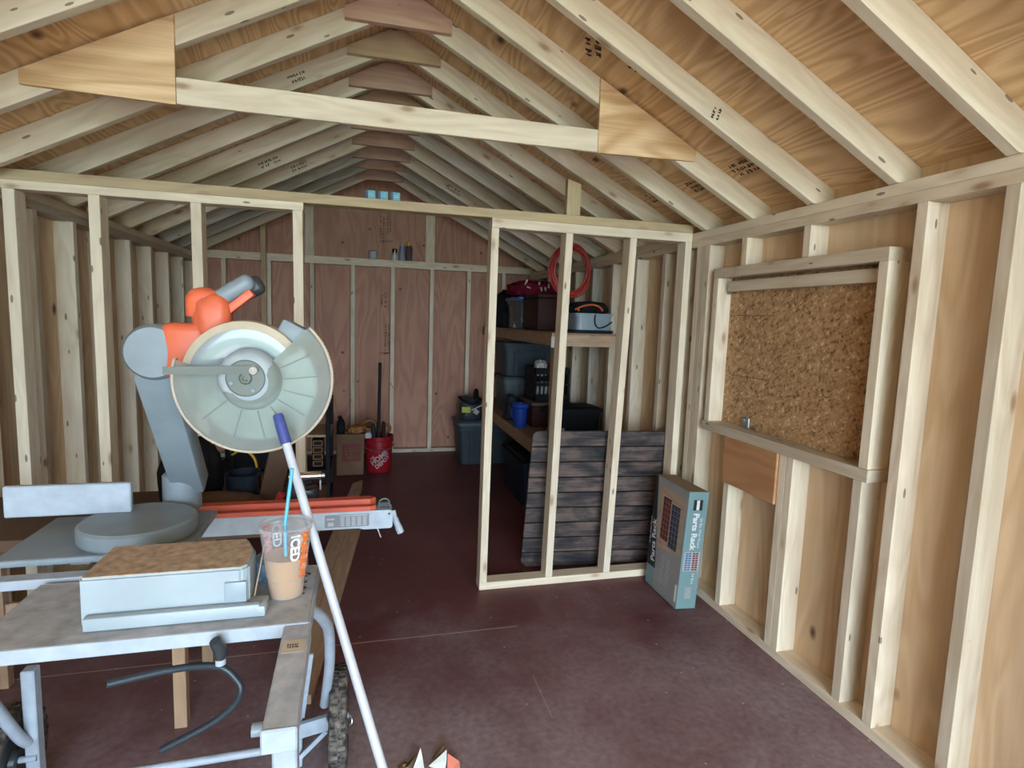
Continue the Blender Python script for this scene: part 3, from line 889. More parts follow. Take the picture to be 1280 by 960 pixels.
# ---- storage shelf along the right wall behind the partition
SX, SY0 = 1.262, 3.755
sh = thing('storage_shelf', 'brown two-tier lumber shelf built along the right wall', 'shelf', (1.55, SY0, 0))
for nm, z1, zb in (('upper', 1.352, 1.272), ('lower', .575, .492)):
    x0 = SX if nm == 'upper' else 1.185
    abox('side_rail', 'pine_brown', (x0, SY0, zb), (x0 + .036, YB - .045, z1), sh)
    abox('end_rail', 'lumber_tan' if nm == 'upper' else 'pine_brown', (x0 + .0365, SY0, zb), (W - .002, SY0 + .036, z1), sh)
    abox('end_rail', 'pine_brown', (x0, YB - .044, zb), (W - .002, YB - .006, z1), sh)
    abox('deck', 'pine_brown', (x0 + .0, SY0, z1 + .0005), (W - .002, YB - .006, z1 + .013), sh)
abox('post', 'pine_brown', (SX + .038, SY0 + .040, 0), (SX + .074, SY0 + .125, 1.270), sh)
abox('post', 'pine_brown', (SX + .038, 5.93, 0), (SX + .074, 6.01, 1.270), sh)
abox('end_plate', 'tag_white', (SX - .006, SY0 - .012, 1.262), (SX + .020, SY0 - .0005, 1.338), sh)
ZU, ZL = 1.3655, .5885

# upper tier, front to back
tray = thing('black_tray', 'flat black tray under the pale bin at the front of the upper shelf', 'tray', (1.55, 3.95, ZU))
bm_obj('tray_body', tote_bm(.325, .34, .022, .94), 'dark_navy', tray, T(1.590, 3.96, ZU), smooth=.6)
bm_obj('tray_handle', bm_box(.03, .06, .016, .004, c=(1.738, 3.86, ZU + .0130)), 'dark_navy', tray, Matrix.Identity(4))
pbn = thing('pale_bin', 'pale blue-grey plastic bin at the front end of the upper shelf', 'bin', (1.60, 3.96, ZU + .023))
bm_obj('bin_body', tote_bm(.295, .31, .118, .92), 'silver_plastic', pbn, T(1.602, 3.96, ZU + .023), smooth=.6)
bm_obj('grip_panel', bm_box(.10, .006, .055, .003, c=(1.630, 3.822, ZU + .085)), 'silver_plastic', pbn, Matrix.Identity(4))
bm_obj('grip_slot', bm_box(.006, .004, .06, .001, c=(1.525, 3.822, ZU + .080)), 'white', pbn, Matrix.Identity(4))
bg = thing('duffel_bag', 'black fabric bag with an orange strap lying on the pale bin', 'bag', (1.60, 3.97, ZU + .1425))
blob('bag_body', 'black_fabric', (1.60, 3.97, ZU + .1425), (.27, .24, .085), bg, .25, 2.6, 3)
tube('shoulder_strap', 'strap_orange', smooth_path([(1.46, 3.850, ZU + .165), (1.50, 3.835, ZU + .185), (1.55, 3.835, ZU + .198), (1.60, 3.838, ZU + .200), (1.64, 3.835, ZU + .185), (1.66, 3.828, ZU + .160)]), .012, bg, 8, flat=.6)
tube('strap_end', 'strap_orange', [(1.475, 3.822, ZU + .155), (1.472, 3.817, ZU + .175)], .007, bg, 8)
tube('hanging_cord', 'black', smooth_path([(1.605, 3.822, ZU + .160), (1.595, 3.806, ZU + .11), (1.598, 3.799, ZU + .065), (1.625, 3.798, ZU + .040), (1.675, 3.797, ZU + .052), (1.725, 3.800, ZU + .085)]), .0045, pbn)

dbx = thing('dark_case', 'dark reddish-brown box beside the clear tote on the upper shelf', 'box', (1.44, 4.45, ZU))
bm_obj('case_body', bm_box(.225, .40, .255, .012, 2, c=(1.435, 4.50, ZU + .128)), 'dark_red', dbx, Matrix.Identity(4), smooth=.7)
bm_obj('case_lid', bm_box(.235, .41, .03, .008, 2, c=(1.435, 4.50, ZU + .271)), 'dark_red', dbx, Matrix.Identity(4), smooth=.7)
ct = thing('clear_tote', 'clear storage tote with a blue lid on the upper shelf', 'storage tote', (1.34, 5.0, ZU))
bm_obj('tote_body', tote_bm(.36, .46, .255, .88), 'tote_clear', ct, T(1.47, 5.00, ZU), smooth=.6)
bm_obj('tote_lid', lid_bm(.36, .46, .03), 'blue_lid', ct, T(1.47, 5.00, ZU + .2565), smooth=.6)
bm_obj('lid_clip', bm_box(.08, .014, .055, .005, c=(1.335, 4.766, ZU + .232)), 'tote_clear', ct, Matrix.Identity(4))
cl = tag(blob('tote_contents', 'tag_white', (1.42, 4.93, ZU + .008), (.22, .22, .08), None, .5, 3, 9), 'pale tangled contents seen through the clear tote', 'tools')
jk = thing('red_jacket', 'crimson jacket with white marks heaped on the blue-lidded tote', 'jacket', (1.5, 4.9, ZU + .29))
blob('jacket_cloth', 'red_cloth', (1.47, 4.92, ZU + .288), (.44, .44, .135), jk, .28, 3.1, 5)
from mathutils.bvhtree import BVHTree
jc = next(o for o in jk.children if o.name.startswith('jacket_cloth'))
jm = world_of(jc)
jt = BVHTree.FromPolygons([jm @ v.co for v in jc.data.vertices], [tuple(p.vertices) for p in jc.data.polygons])
for x, z, w_, h_, a in ((1.345, .095, .016, .080, .35), (1.375, .062, .055, .015, .3), (1.452, .092, .016, .050, .1), (1.475, .050, .017, .048, -.2), (1.510, .050, .017, .048, -.2), (1.535, .085, .015, .040, 0)):
    hit = jt.ray_cast(Vector((x, 4.0, ZU + .288 + z)), Vector((0, 1, 0)))[0]
    if hit is None: continue
    bm_obj('white_mark', bm_box(w_, .010, h_, .004), 'tag_white', jk, T(hit.x, hit.y + .001, hit.z) @ RY(a))
bp_ = thing('black_backpack', 'black backpack at the back end of the upper shelf, beyond the clear tote', 'bag', (1.4, 5.55, ZU))
blob('bag_body', 'black_fabric', (1.42, 5.58, ZU), (.30, .46, .36), bp_, .18, 2.2, 7)
blob('front_pocket', 'black_fabric', (1.40, 5.35, ZU + .005), (.22, .12, .20), bp_, .15, 2.4, 8)
tube('haul_loop', 'black_fabric', smooth_path([(1.36, 5.5, ZU + .33), (1.40, 5.48, ZU + .385), (1.45, 5.5, ZU + .33)]), .009, bp_, 8)

# lower tier
def tote(name, label, mat, lidmat, w, d, h, loc, group=None, rz=0, ribs=True):
    t = thing(name, label, 'storage tote', loc, group)
    bm_obj('tote_body', tote_bm(w, d, h, .86), mat, t, T(*loc) @ RZ(rz), smooth=.6)
    if lidmat: bm_obj('tote_lid', lid_bm(w, d, .026), lidmat, t, T(loc[0], loc[1], loc[2] + h + .001) @ RZ(rz), smooth=.6)
    if ribs:
        for x in (-.17, .17):
            bm_obj('corner_rib', bm_box(.045, .010, h * .70, .004, c=(w * x * 1.6, -d / 2 * .95, h * .42)), mat, t, T(*loc) @ RZ(rz))
    return t
tote('slate_tote', 'pale slate storage tote at the bottom of the stack on the lower shelf', 'tote_light', 'tote_grey', .52, .44, .315, (1.52, 5.30, ZL), 'totes on the lower shelf')
tote('slate_tote', 'dark slate storage tote stacked directly under the upper shelf', 'tote_grey', 'tote_grey', .54, .46, .285, (1.52, 5.30, ZL + .3425), 'totes on the lower shelf')
for i, (x, y, rz, lb) in enumerate(((1.36, 5.22, .2, 'pale sheet of paper lying on the upper slate tote, nearer the shelf edge'), (1.52, 5.12, -.3, 'folded pale paper on the upper slate tote, further along the lid'))):
    bm = bmesh.new(); bmesh.ops.create_grid(bm, x_segments=8, y_segments=8, size=.5)
    for v in bm.verts: v.co = Vector((v.co.x * .16, v.co.y * .20, .006 + .006 * noise.noise(v.co * 5 + Vector((i * 3, 0, 0)))))
    r = bmesh.ops.extrude_face_region(bm, geom=bm.faces[:]); bmesh.ops.translate(bm, vec=(0, 0, .0012), verts=[q for q in r['geom'] if isinstance(q, bmesh.types.BMVert)])
    tag(bm_obj('paper_sheet', bm, 'tag_white', None, T(x, y, ZL + .6555) @ RZ(rz)), lb, 'paper', 'papers on the slate tote')

# milk crate with things in it
CR = (1.50, 4.55, ZL + .205)
dk = thing('dark_red_case', 'dark red-brown storage case under the milk crate on the lower shelf', 'case', (1.50, 4.55, ZL))
bm_obj('case_body', bm_box(.34, .42, .17, .012, 2, c=(1.49, 4.55, ZL + .086)), 'dark_red', dk, Matrix.Identity(4), smooth=.7)
bm_obj('case_lid', bm_box(.35, .43, .030, .008, 2, c=(1.49, 4.55, ZL + .187)), 'brown_dark', dk, Matrix.Identity(4), smooth=.7)
for x in (1.40, 1.56): bm_obj('latch', bm_box(.03, .012, .05, .003, c=(x, 4.336, ZL + .150)), 'black', dk, Matrix.Identity(4))
mc = thing('milk_crate', 'black milk crate with a lattice side standing on the dark red case', 'crate', CR)
bm = bmesh.new(); w_, d_, h_ = .30, .30, .27
bm_box(w_, d_, .012, .002, bm=bm, c=(0, 0, .006))
for z, hh in ((.03, .05), (h_ - .025, .05), (h_ / 2, .02)):
    for s in (-1, 1):
        bm_box(w_, .012, hh, .002, bm=bm, c=(0, s * (d_ / 2 - .006), z)); bm_box(.012, d_, hh, .002, bm=bm, c=(s * (w_ / 2 - .006), 0, z))
for i in range(9):
    q = -w_ / 2 + .012 + (w_ - .024) * i / 8
    for s in (-1, 1):
        bm_box(.012, .010, h_, .002, bm=bm, c=(q, s * (d_ / 2 - .006), h_ / 2)); bm_box(.010, .012, h_, .002, bm=bm, c=(s * (w_ / 2 - .006), q, h_ / 2))
bm_obj('crate_lattice', bm, 'black', mc, T(*CR))
tag(blob('white_bundle', 'tag_white', (1.425, 4.50, CR[2] + .20), (.10, .12, .13), None, .3, 3, 14), 'white bundle poking out of the top of the milk crate', 'bundle')
tag(blob('red_bundle', 'red_cloth', (1.545, 4.52, CR[2] + .20), (.09, .10, .12), None, .3, 3, 15), 'small red cloth bundle in the milk crate beside the white one', 'bundle')
wn = random.Random(5)
tag(blob('pale_rag', 'tag_white', (1.50, 4.60, CR[2] + .016), (.20, .20, .12), None, .3, 3, 16), 'pale rag showing through the holes of the milk crate', 'rag')
bb = thing('black_bin', 'black lidded bin at the near end of the lower shelf', 'bin', (1.60, 4.10, ZL))
bm_obj('bin_body', tote_bm(.34, .30, .20, .90), 'black', bb, T(1.575, 4.06, ZL), smooth=.6)
bm_obj('bin_lid', lid_bm(.34, .30, .025), 'black', bb, T(1.575, 4.06, ZL + .201), smooth=.6)
tag(bm_obj('pale_jar', lathe_bm([(0, 0), (.032, 0), (.034, .01), (.034, .06), (.026, .072), (.026, .085), (0, .085)], 20), 'tag_white', None, T(1.40, 3.87, ZL), smooth=.6), 'small pale jar at the near end of the lower shelf', 'jar')
jg = thing('blue_jug', 'bright blue plastic jug on the lower shelf edge', 'jug', (1.25, 4.40, ZL))
lathe('jug_body', 'blue_mug', [(0, 0), (.050, 0), (.053, .008), (.056, .15), (.066, .158), (.070, .165), (.070, .185), (.060, .19), (.057, .185), (.050, .02), (0, .015)], (1.240, 4.40, ZL), jg, 28)
tube('jug_handle', 'blue_mug', smooth_path([(1.215, 4.445, ZL + .145), (1.196, 4.49, ZL + .14), (1.196, 4.492, ZL + .07), (1.22, 4.444, ZL + .045)]), .009, jg, 8)
tag(blob('blue_bag', 'dark_navy', (1.255, 4.78, ZL), (.13, .20, .21), None, .2, 2.6, 21), 'deep navy bag on the lower shelf behind the blue jug', 'bag')

# under the shelf and beside it
ft = tote('floor_tote', 'large slate blue tote standing on the floor by the back wall', 'tote_grey', 'tote_light', .62, .42, .405, (1.225, 5.68, .001), ribs=True)
tg = thing('tool_bag', 'dark open-top tool bag with a lime label on the large floor tote', 'tool bag', (1.06, 5.66, .433))
b = blob_bm(.118, .13, .155, .12, 2.0, 4, 31)
bm_obj('bag_body', b, 'saw_dark', tg, T(1.055, 5.66, .433 + .085), smooth=1.2)
tube('bag_rim', 'black', smooth_path([(.945, 5.60, .655), (1.0, 5.53, .62), (1.06, 5.525, .605), (1.14, 5.55, .63), (1.16, 5.66, .64), (1.08, 5.78, .635), (.97, 5.74, .645), (.945, 5.60, .655)], 5), .012, tg, 8)
bm_obj('lime_label', bm_box(.085, .006, .060, .004), 'lime', tg, T(1.000, 5.528, .545) @ RZ(-.18) @ RX(.1))
bm_obj('white_label', bm_box(.05, .006, .045, .003), 'tag_white', tg, T(1.10, 5.516, .525) @ RY(.6))
tube('bag_handle', 'black', smooth_path([(1.09, 5.58, .62), (1.10, 5.60, .72), (1.13, 5.66, .72), (1.15, 5.70, .62)]), .014, tg, 8)
tag(tube('white_wand', 'tag_white', [(1.05, 5.500, .545), (1.235, 5.47, .645)], .007), 'thin white wand lying across the tool bag', 'rod')
db = thing('under_shelf_bin', 'dark navy bin on the floor below the lower shelf, behind the plank table top', 'bin', (1.3, 4.4, 0))
bm_obj('bin_body', tote_bm(.44, .70, .33, .90), 'dark_navy', db, T(1.42, 4.50, .001), smooth=.6)
bm_obj('bin_lid', lid_bm(.44, .70, .028), 'dark_navy', db, T(1.42, 4.50, .332), smooth=.6)

# coil of red hose hanging by the shelf
hc = thing('hose_coil', 'coil of red air hose hanging from the rafters above the shelf', 'hose', (1.545, 4.2, 2.03))
rc = random.Random(4)
for i in range(9):
    r = .148 + .012 * rc.uniform(-1, 1); rz = .186 + .012 * rc.uniform(-1, 1)
    cx, cz, yy = 1.545 + rc.uniform(-.006, .006), 1.838 + rc.uniform(-.012, .010) - (.02 if i == 6 else 0), 4.17 + .011 * i
    pts = [(cx + r * math.cos(a * PI / 20), yy + .01 * math.sin(a * PI / 10 + i), cz + rz * math.sin(a * PI / 20)) for a in range(40)]
    tube('hose_turn', 'hose_red', pts, .0075, hc, 8, closed=True)
bm_obj('hook', tube_bm([(1.545, 4.15, 2.022), (1.545, 4.20, 2.018), (1.545, 4.2335, 2.030), (1.545, 4.2335, 2.085)], .005, 8), 'steel', hc, Matrix.Identity(4), smooth=.7)
tube('tail', 'hose_red', smooth_path([(1.49, 4.16, 1.71), (1.50, 4.15, 1.66), (1.56, 4.15, 1.625), (1.64, 4.155, 1.665), (1.685, 4.16, 1.74)]), .0045, hc, 8)
bm = bmesh.new()
for i in range(4): tube_bm([(1.47, 4.15, 1.705 - .022 * i), (1.515, 4.148, 1.700 - .022 * i)], .0055, 8, bm=bm)
bm_obj('binding', bm, 'paper_orange', hc, Matrix.Identity(4))

# ------------------------------------------------------------------ back of the shed
bk = (.160, 5.40, .001)
bu = thing('red_bucket', 'red plastic bucket with white slanted lettering by the back wall', 'bucket', bk)
R0, R1, BHt = .112, .130, .335
lathe('bucket_shell', 'bucket_red', [(0, 0), (R0 - .004, 0), (R0, .006), (R0 + (R1 - R0) * .66, BHt * .70), (R1 + .004, BHt * .71), (R1 + .004, BHt * .73), (R0 + (R1 - R0) * .80, BHt * .74), (R0 + (R1 - R0) * .85, BHt * .84), (R1 + .006, BHt * .85), (R1 + .006, BHt * .87), (R1, BHt * .885), (R1 + .003, BHt), (R1 - .006, BHt), (R0 - .004, .01), (0, .008)], bk, bu, 48)
phi0 = math.atan2(-5.3, -.10) + .14
def on_bucket(x, y):
    q = Vector((x, y, 0)); q.rotate(Matrix.Rotation(math.radians(38), 3, 'Z'))
    zz = .125 + q.y; r = R0 + (R1 - R0) * zz / BHt + .0016
    a = phi0 + q.x / r
    return Vector((r * math.cos(a), r * math.sin(a), zz))
def mv(dy): return lambda x, y: on_bucket(x, y + dy)
text_obj('lettering', 'THE', .030, 'bucket_white', T(*bk), bu, .0008, lambda x, y: on_bucket(x - .055, y + .060))
text_obj('lettering', 'HOME', .066, 'bucket_white', T(*bk), bu, .0022, mv(.022))
text_obj('lettering', 'DEPOT', .052, 'bucket_white', T(*bk), bu, .0018, mv(-.030))
tube('bail_handle', 'steel', smooth_path([(bk[0] - .137, bk[1], .275), (bk[0] - .12, bk[1] - .085, .235), (bk[0], bk[1] - .150, .215), (bk[0] + .12, bk[1] - .085, .235), (bk[0] + .137, bk[1], .275)]), .003, bu, 6)
tag(bm_obj('long_black_level', bm_box(.028, .055, 1.00, .004, c=(0, 0, .50)), 'black', None, T(.150, 5.375, .012) @ RX(-.035) @ RY(.015)), 'long black bar standing upright in the red bucket', 'level')
def hand_tool(name, label, cat, col, base, tip, r=.016, head=None):
    t = thing(name, label, cat, base, 'tools in the red bucket')
    b_, t_ = Vector(base), Vector(tip); m_ = b_.lerp(t_, .55)
    tube('shank', 'steel', [b_, m_], r * .5, t, 8)
    tube('grip', col, [m_, m_.lerp(t_, .2), m_.lerp(t_, .8), t_], [r * .8, r, r * 1.1, r * .8], t, 10)
    return t
hand_tool('pry_tool', 'tool with a dark handle leaning left in the red bucket', 'hand tool', 'dark_navy', (.155, 5.335, .03), (.100, 5.315, .45), .018)
hand_tool('hand_saw', 'tool with a dark red grip beside the black bar in the bucket', 'hand tool', 'dark_red', (.195, 5.375, .03), (.198, 5.345, .47), .017)
hs = thing('handsaw', 'hand saw with an open orange handle standing in the red bucket', 'hand saw', (.10, 5.44, .03), 'tools in the red bucket')
bm = tube_bm([(.075 + .055 * math.cos(a * PI / 8), 5.43, .425 + .045 * math.sin(a * PI / 8)) for a in range(16)], .014, 8, closed=True)
bm_obj('saw_handle', bm, 'tool_orange', hs, Matrix.Identity(4), smooth=.8)
abox('saw_blade', 'steel', (.05, 5.429, .03), (.11, 5.431, .385), hs, bev=0)
hs2 = thing('orange_tool', 'second orange-handled tool at the right of the red bucket', 'hand tool', (.22, 5.42, .03), 'tools in the red bucket')
bm = tube_bm(smooth_path([(.205, 5.42, .36), (.20, 5.42, .41), (.235, 5.42, .43), (.262, 5.42, .40), (.255, 5.42, .36)]), .013, 8)
bm_obj('tool_handle', bm, 'tool_orange', hs2, Matrix.Identity(4), smooth=.8)
tube('tool_shaft', 'steel', [(.21, 5.42, .04), (.225, 5.42, .37)], .008, hs2, 8)
tag(bm_obj('white_rag', blob_bm(.032, .020, .035, .3, 3, 3, 40), 'tag_white', None, T(.062, 5.283, .352) @ RZ(.2), smooth=1.2), 'scrap of white packaging hanging over the rim of the red bucket', 'rag')

pg = thing('paper_bag', 'brown kraft paper bag with a faded red print by the back wall', 'paper bag', (-.09, 5.30, .001))
bm = bmesh.new()
def qring(w_, d_, z, j=0): return [bm.verts.new((sx * w_ / 2 + noise.noise(Vector((sx * 3, z * 9, j))) * .006, sy * d_ / 2 + noise.noise(Vector((sy * 3, z * 9, 7 + j))) * .006, z)) for sx, sy in ((-1, -1), (0, -1), (1, -1), (1, 0), (1, 1), (0, 1), (-1, 1), (-1, 0))]
L = [qring(.232, .15, 0), qring(.234, .152, .13), qring(.238, .148, .27), qring(.246, .14, .372), qring(.238, .132, .372), qring(.228, .140, .01)]
for A, B in zip(L, L[1:]):
    for k in range(8): bm.faces.new((A[k], A[(k + 1) % 8], B[(k + 1) % 8], B[k]))
bm.faces.new(L[0][::-1]); bm.faces.new(L[-1])
PM = T(-.100, 5.335, .001) @ RZ(.06)
bm_obj('bag_paper', bm, 'paper_bag', pg, PM)
abx = bm_obj('red_print', bm_box(.165, .001, .165, 0, c=(.01, -.0802, .205)), 'bag_print', pg, PM)
bm_obj('print_lines', stamp_bm(.13, .11, 4, 77), 'paper_bag', pg, PM @ T(.01, -.0812, .205) @ RX(PI / 2))
tag(blob('leather_glove', 'tool_orange', (-.040, 5.345, .376), (.16, .10, .065), None, .35, 2.6, 44, rz=.25), 'tan work glove lying on top of the paper bag', 'glove')
gl = thing('black_drill', 'small black tool poking up from the paper bag', 'hand tool', (-.17, 5.42, .30))
blob('tool_body', 'black', (-.180, 5.38, .36), (.07, .06, .14), gl, .2, 3, 45)
tube('tool_tip', 'black', [(-.17, 5.38, .47), (-.195, 5.38, .52)], .018, gl, 8)

# leaning 2x4 at the back left
tag(obox('leaning_board', 'gusset_tan', (-.915, YB - .045, 1.14), (0, 0, 1), (1, 0, 0), (2.275, .048, .036), None), 'tall dark 2x4 standing loose against the back wall at the left', 'board')
# cans on the back plate
def can(name, label, x, y, r, h, mat, capmat, cap_h, cat, taper=.8):
    t = thing(name, label, cat, (x, y, ZPB1 + .0005), 'cans and bottles on the back wall plate')
    lathe('body', mat, [(0, 0), (r, 0), (r, h), (r * taper, h + r * .4), (0, h + r * .4)], (x, y, ZPB1 + .0005), t, 24)
    lathe('cap', capmat, [(0, 0), (r * .62, 0), (r * .62, cap_h), (r * .5, cap_h + .004), (0, cap_h + .004)], (x, y, ZPB1 + .001 + h + r * .4), t, 18)
    return t
YC = YB + .034
t = thing('white_can', 'short white paint can on the back wall plate, apart from the bottles', 'paint can', (.110, YC, ZPB1 + .0005), 'cans and bottles on the back wall plate')
lathe('body', 'can_white', [(0, 0), (.042, 0), (.044, .004), (.042, .008), (.042, .072), (.044, .078), (0, .078)], (.110, YC, ZPB1 + .0005), t, 24)
lathe('lid', 'can_dark', [(0, 0), (.040, 0), (.038, .006), (.030, .004), (0, .004)], (.110, YC, ZPB1 + .079), t, 24)
t = thing('small_bottle', 'small pale bottle with a dark cap beside the spray cans on the back wall plate', 'bottle', (.325, YC, ZPB1 + .0005), 'cans and bottles on the back wall plate')
lathe('body', 'can_white', [(0, 0), (.036, 0), (.036, .055), (.016, .075), (.016, .08), (0, .08)], (.325, YC, ZPB1 + .0005), t, 24)
lathe('cap', 'black', [(0, 0), (.026, 0), (.024, .035), (0, .035)], (.325, YC, ZPB1 + .081), t, 18)
bm_obj('label', bm_box(.012, .002, .10, 0), 'white', t, T(.325, YC - .0375, ZPB1 + .055))
can('spray_can', 'violet-grey spray can with a white nozzle on the back wall plate', .402, YC, .031, .130, 'can_violet', 'can_white', .030, 'spray can')
can('spray_can', 'dark spray can with a yellow cap, rightmost on the back wall plate', .470, YC, .034, .140, 'can_dark', 'yellow', .040, 'spray can')
# three blue boxes on the header beam
for i, (x, lb) in enumerate(((.034, 'small sky blue box on the header beam, left of three'), (.092, 'small sky blue box on the header beam, middle of three'), (.150, 'small sky blue box on the header beam, right of three with a white star'))):
    t = thing('blue_box', lb, 'box', (x, YP + .035, HP + .0445), 'blue boxes on the header beam')
    bm_obj('carton', bm_box(.045, .04, .040, .001, c=(x + .004, YP + .040, HP + .0645 + .0003)), 'blue_box', t, Matrix.Identity(4))
    bm_obj('left_strip', bm_box(.011, .0008, .0385, 0, c=(x - .0128, YP + .0198, HP + .0647)), 'blue_dark', t, Matrix.Identity(4))  # darker blue strip along the left of the front face
    bm_obj('label', stamp_bm(.024, .016, 2, 60 + i), 'white' if i == 2 else 'tag_white', t, T(x + .009, YP + .0195, HP + .066) @ RX(PI / 2))
# ------------------------------------------------------------------ left side: bench, rack, boards
D2 = Vector((.0995, .995, 0)).normalized(); P2 = Vector((-D2.y, D2.x, 0))   # along / to the left
def floor_board(label, cx, y0, y1, tip):
    c0 = Vector((cx + .1 * (y0 - 3.74), y0, .001))
    L = (y1 - y0) / D2.y
    poly = [(0, -.042), (L - tip, -.042), (L, -.030), (L - tip * .6, .042), (0, .042)] if tip else [(0, -.042), (L, -.042), (L, .042), (0, .042)]
    b = prism_bm(poly, .038); bmesh.ops.bevel(b, geom=list(b.edges), offset=.002, segments=1, affect='EDGES')
    m = Matrix((D2, P2, Z3)).transposed().to_4x4(); m.translation = c0
    return tag(bm_obj('floor_board', b, 'lumber_tan', None, m), label, 'board', 'boards lying on the floor')
floor_board('longer tan board on the floor beside the saw stand, its pointed end reaching furthest back', -.1385, 2.25, 4.95, .16)
floor_board('shorter tan board on the floor, on the doorway side of the longer pointed one', -.053, 2.10, 4.05, 0)

# rough work bench against the left wall, in front of the partition
wbn = thing('work_bench', 'rough brown work bench by the left wall behind the saw', 'bench', (-.85, 2.4, 0))
abox('bench_top', 'brown_dark', (-1.37, 2.02, .682), (-.140, 2.50, .72), wbn, bev=.003)
for x in (-1.32, -.62):
    for y in (2.06, 2.42): abox('leg', 'pine_brown', (x, y, 0), (x + .04, y + .04, .6815), wbn)
abox('stretcher', 'pine_brown', (-1.2795, 2.43, .25), (-.6205, 2.445, .33), wbn)
ZB = .721
dbn = thing('navy_bin', 'dark navy parts bin on the work bench under the saw guard', 'bin', (-.435, 2.33, ZB))
bm_obj('bin_body', tote_bm(.115, .14, .108, .92, .004, .006), 'dark_navy', dbn, T(-.437, 2.33, ZB), smooth=.6)
cp = thing('yellow_clamp', 'black clamp with a curved yellow handle behind the navy bin', 'clamp', (-.43, 2.45, ZB))
tube('clamp_handle', 'yellow', smooth_path([(-.50, 2.46, .868), (-.465, 2.45, .890), (-.435, 2.44, .882), (-.412, 2.44, .850), (-.405, 2.44, .81)]), .0075, cp, 8, flat=.6)
tube('clamp_bar', 'black', [(-.51, 2.47, .735), (-.50, 2.46, .868)], .012, cp, 8)
blob('clamp_jaw', 'black', (-.42, 2.455, ZB), (.05, .03, .10), cp, .1, 2, 3)
tag(blob('black_sack', 'black_fabric', (-.62, 2.35, ZB), (.20, .22, .235), None, .2, 2.4, 52), 'black sack heaped on the work bench on the wall side of the navy bin', 'bag')
tag(obox('brown_panel', 'brown_dark', (-.322, 2.33, .818), Vector((.22, .10, 1)), (.85, .45, -.2), (.195, .085, .012), None, bev=.002), 'small brown wooden panel leaning beside the navy bin', 'panel')
tag(blob('canvas_roll', 'brown_dark', (-.50, 2.12, ZB), (.34, .14, .085), None, .25, 2.6, 56, rz=.12), 'crumpled brown canvas on the front of the work bench', 'cloth')
pl = thing('red_pliers', 'pliers with red grips lying on the work bench left of the chrome roller', 'pliers', (-.30, 2.05, ZB))
tube('grip', 'hose_red', smooth_path([(-.300, 2.05, .772), (-.280, 2.048, .790), (-.262, 2.046, .826)]), .013, pl, 8)
tube('grip', 'brown_dark', smooth_path([(-.300, 2.05, .762), (-.285, 2.035, .748), (-.268, 2.030, .742)]), .011, pl, 8)
tube('jaw', 'brown_dark', [(-.300, 2.05, .767), (-.330, 2.045, .750), (-.372, 2.04, .736)], [.012, .013, .008], pl, 8)
rl = thing('roller_support', 'chrome roller on a black bracket at the end of the work bench', 'roller', (-.18, 2.06, ZB))
bm_obj('roller', tube_bm([(-.238, 2.05, .882), (-.134, 2.05, .883)], .0150, 20), 'chrome', rl, Matrix.Identity(4), smooth=.7)
bm_obj('axle_end', tube_bm([(-.1335, 2.05, .883), (-.122, 2.05, .883)], .0085, 16), 'galv', rl, Matrix.Identity(4), smooth=.7)
abox('bracket', 'galv', (-.140, 2.045, .832), (-.134, 2.062, .866), rl, bev=.001)
blob('bracket_body', 'saw_dark', (-.205, 2.10, ZB), (.125, .06, .135), rl, .10, 2, 58)
tube('red_knob', 'dark_red', [(-.185, 2.058, .838), (-.150, 2.058, .846)], .011, rl, 10)

rk = thing('black_rack', 'low black metal rack with shelves standing by the left wall', 'rack', (-.62, 4.5, 0))
for x in (-1.02, -.250):
    for y in (4.30, 4.76): abox('post', 'black', (x, y, 0), (x + .032, y + .03, .80), rk, bev=.003)
    abox('post_cap', 'saw_dark', (x + .004, 4.304, .8005), (x + .028, 4.326, .835), rk, bev=.004)
for z in (.06, .285, .545):
    abox('rack_shelf', 'gusset_tan' if z > .5 else 'black', (-1.02, 4.3305, z), (-.2185, 4.7595, z + .018), rk)
ytl = thing('yellow_organizer', 'black and amber organizer case with four stacked cells on the rack', 'organizer', (-.30, 4.40, .304))
abox('case_body', 'black', (-.352, 4.38, .3035), (-.268, 4.47, .520), ytl, bev=.006)
for i in range(4):
    bm = bmesh.new(); z = .318 + .051 * i
    for (x0, x1, z0, z1) in ((-.346, -.274, z, z + .007), (-.346, -.274, z + .034, z + .041), (-.346, -.337, z, z + .041), (-.283, -.274, z, z + .041)):
        bm_box(x1 - x0, .008, z1 - z0, .001, bm=bm, c=((x0 + x1) / 2, 4.3755, (z0 + z1) / 2))
    bm_obj('cell_frame', bm, 'tool_orange', ytl, Matrix.Identity(4))
tag(blob('black_tarp', 'black_fabric', (-.68, 4.55, .3035), (.50, .34, .20), None, .2, 2.4, 60), 'black folded tarp on the middle shelf of the rack', 'tarp')
tag(bm_obj('toolbox', bm_box(.36, .26, .17, .01, 2, c=(-.60, 4.54, .650)), 'saw_dark', None, Matrix.Identity(4), smooth=.7), 'dark toolbox on the top shelf of the rack', 'toolbox')

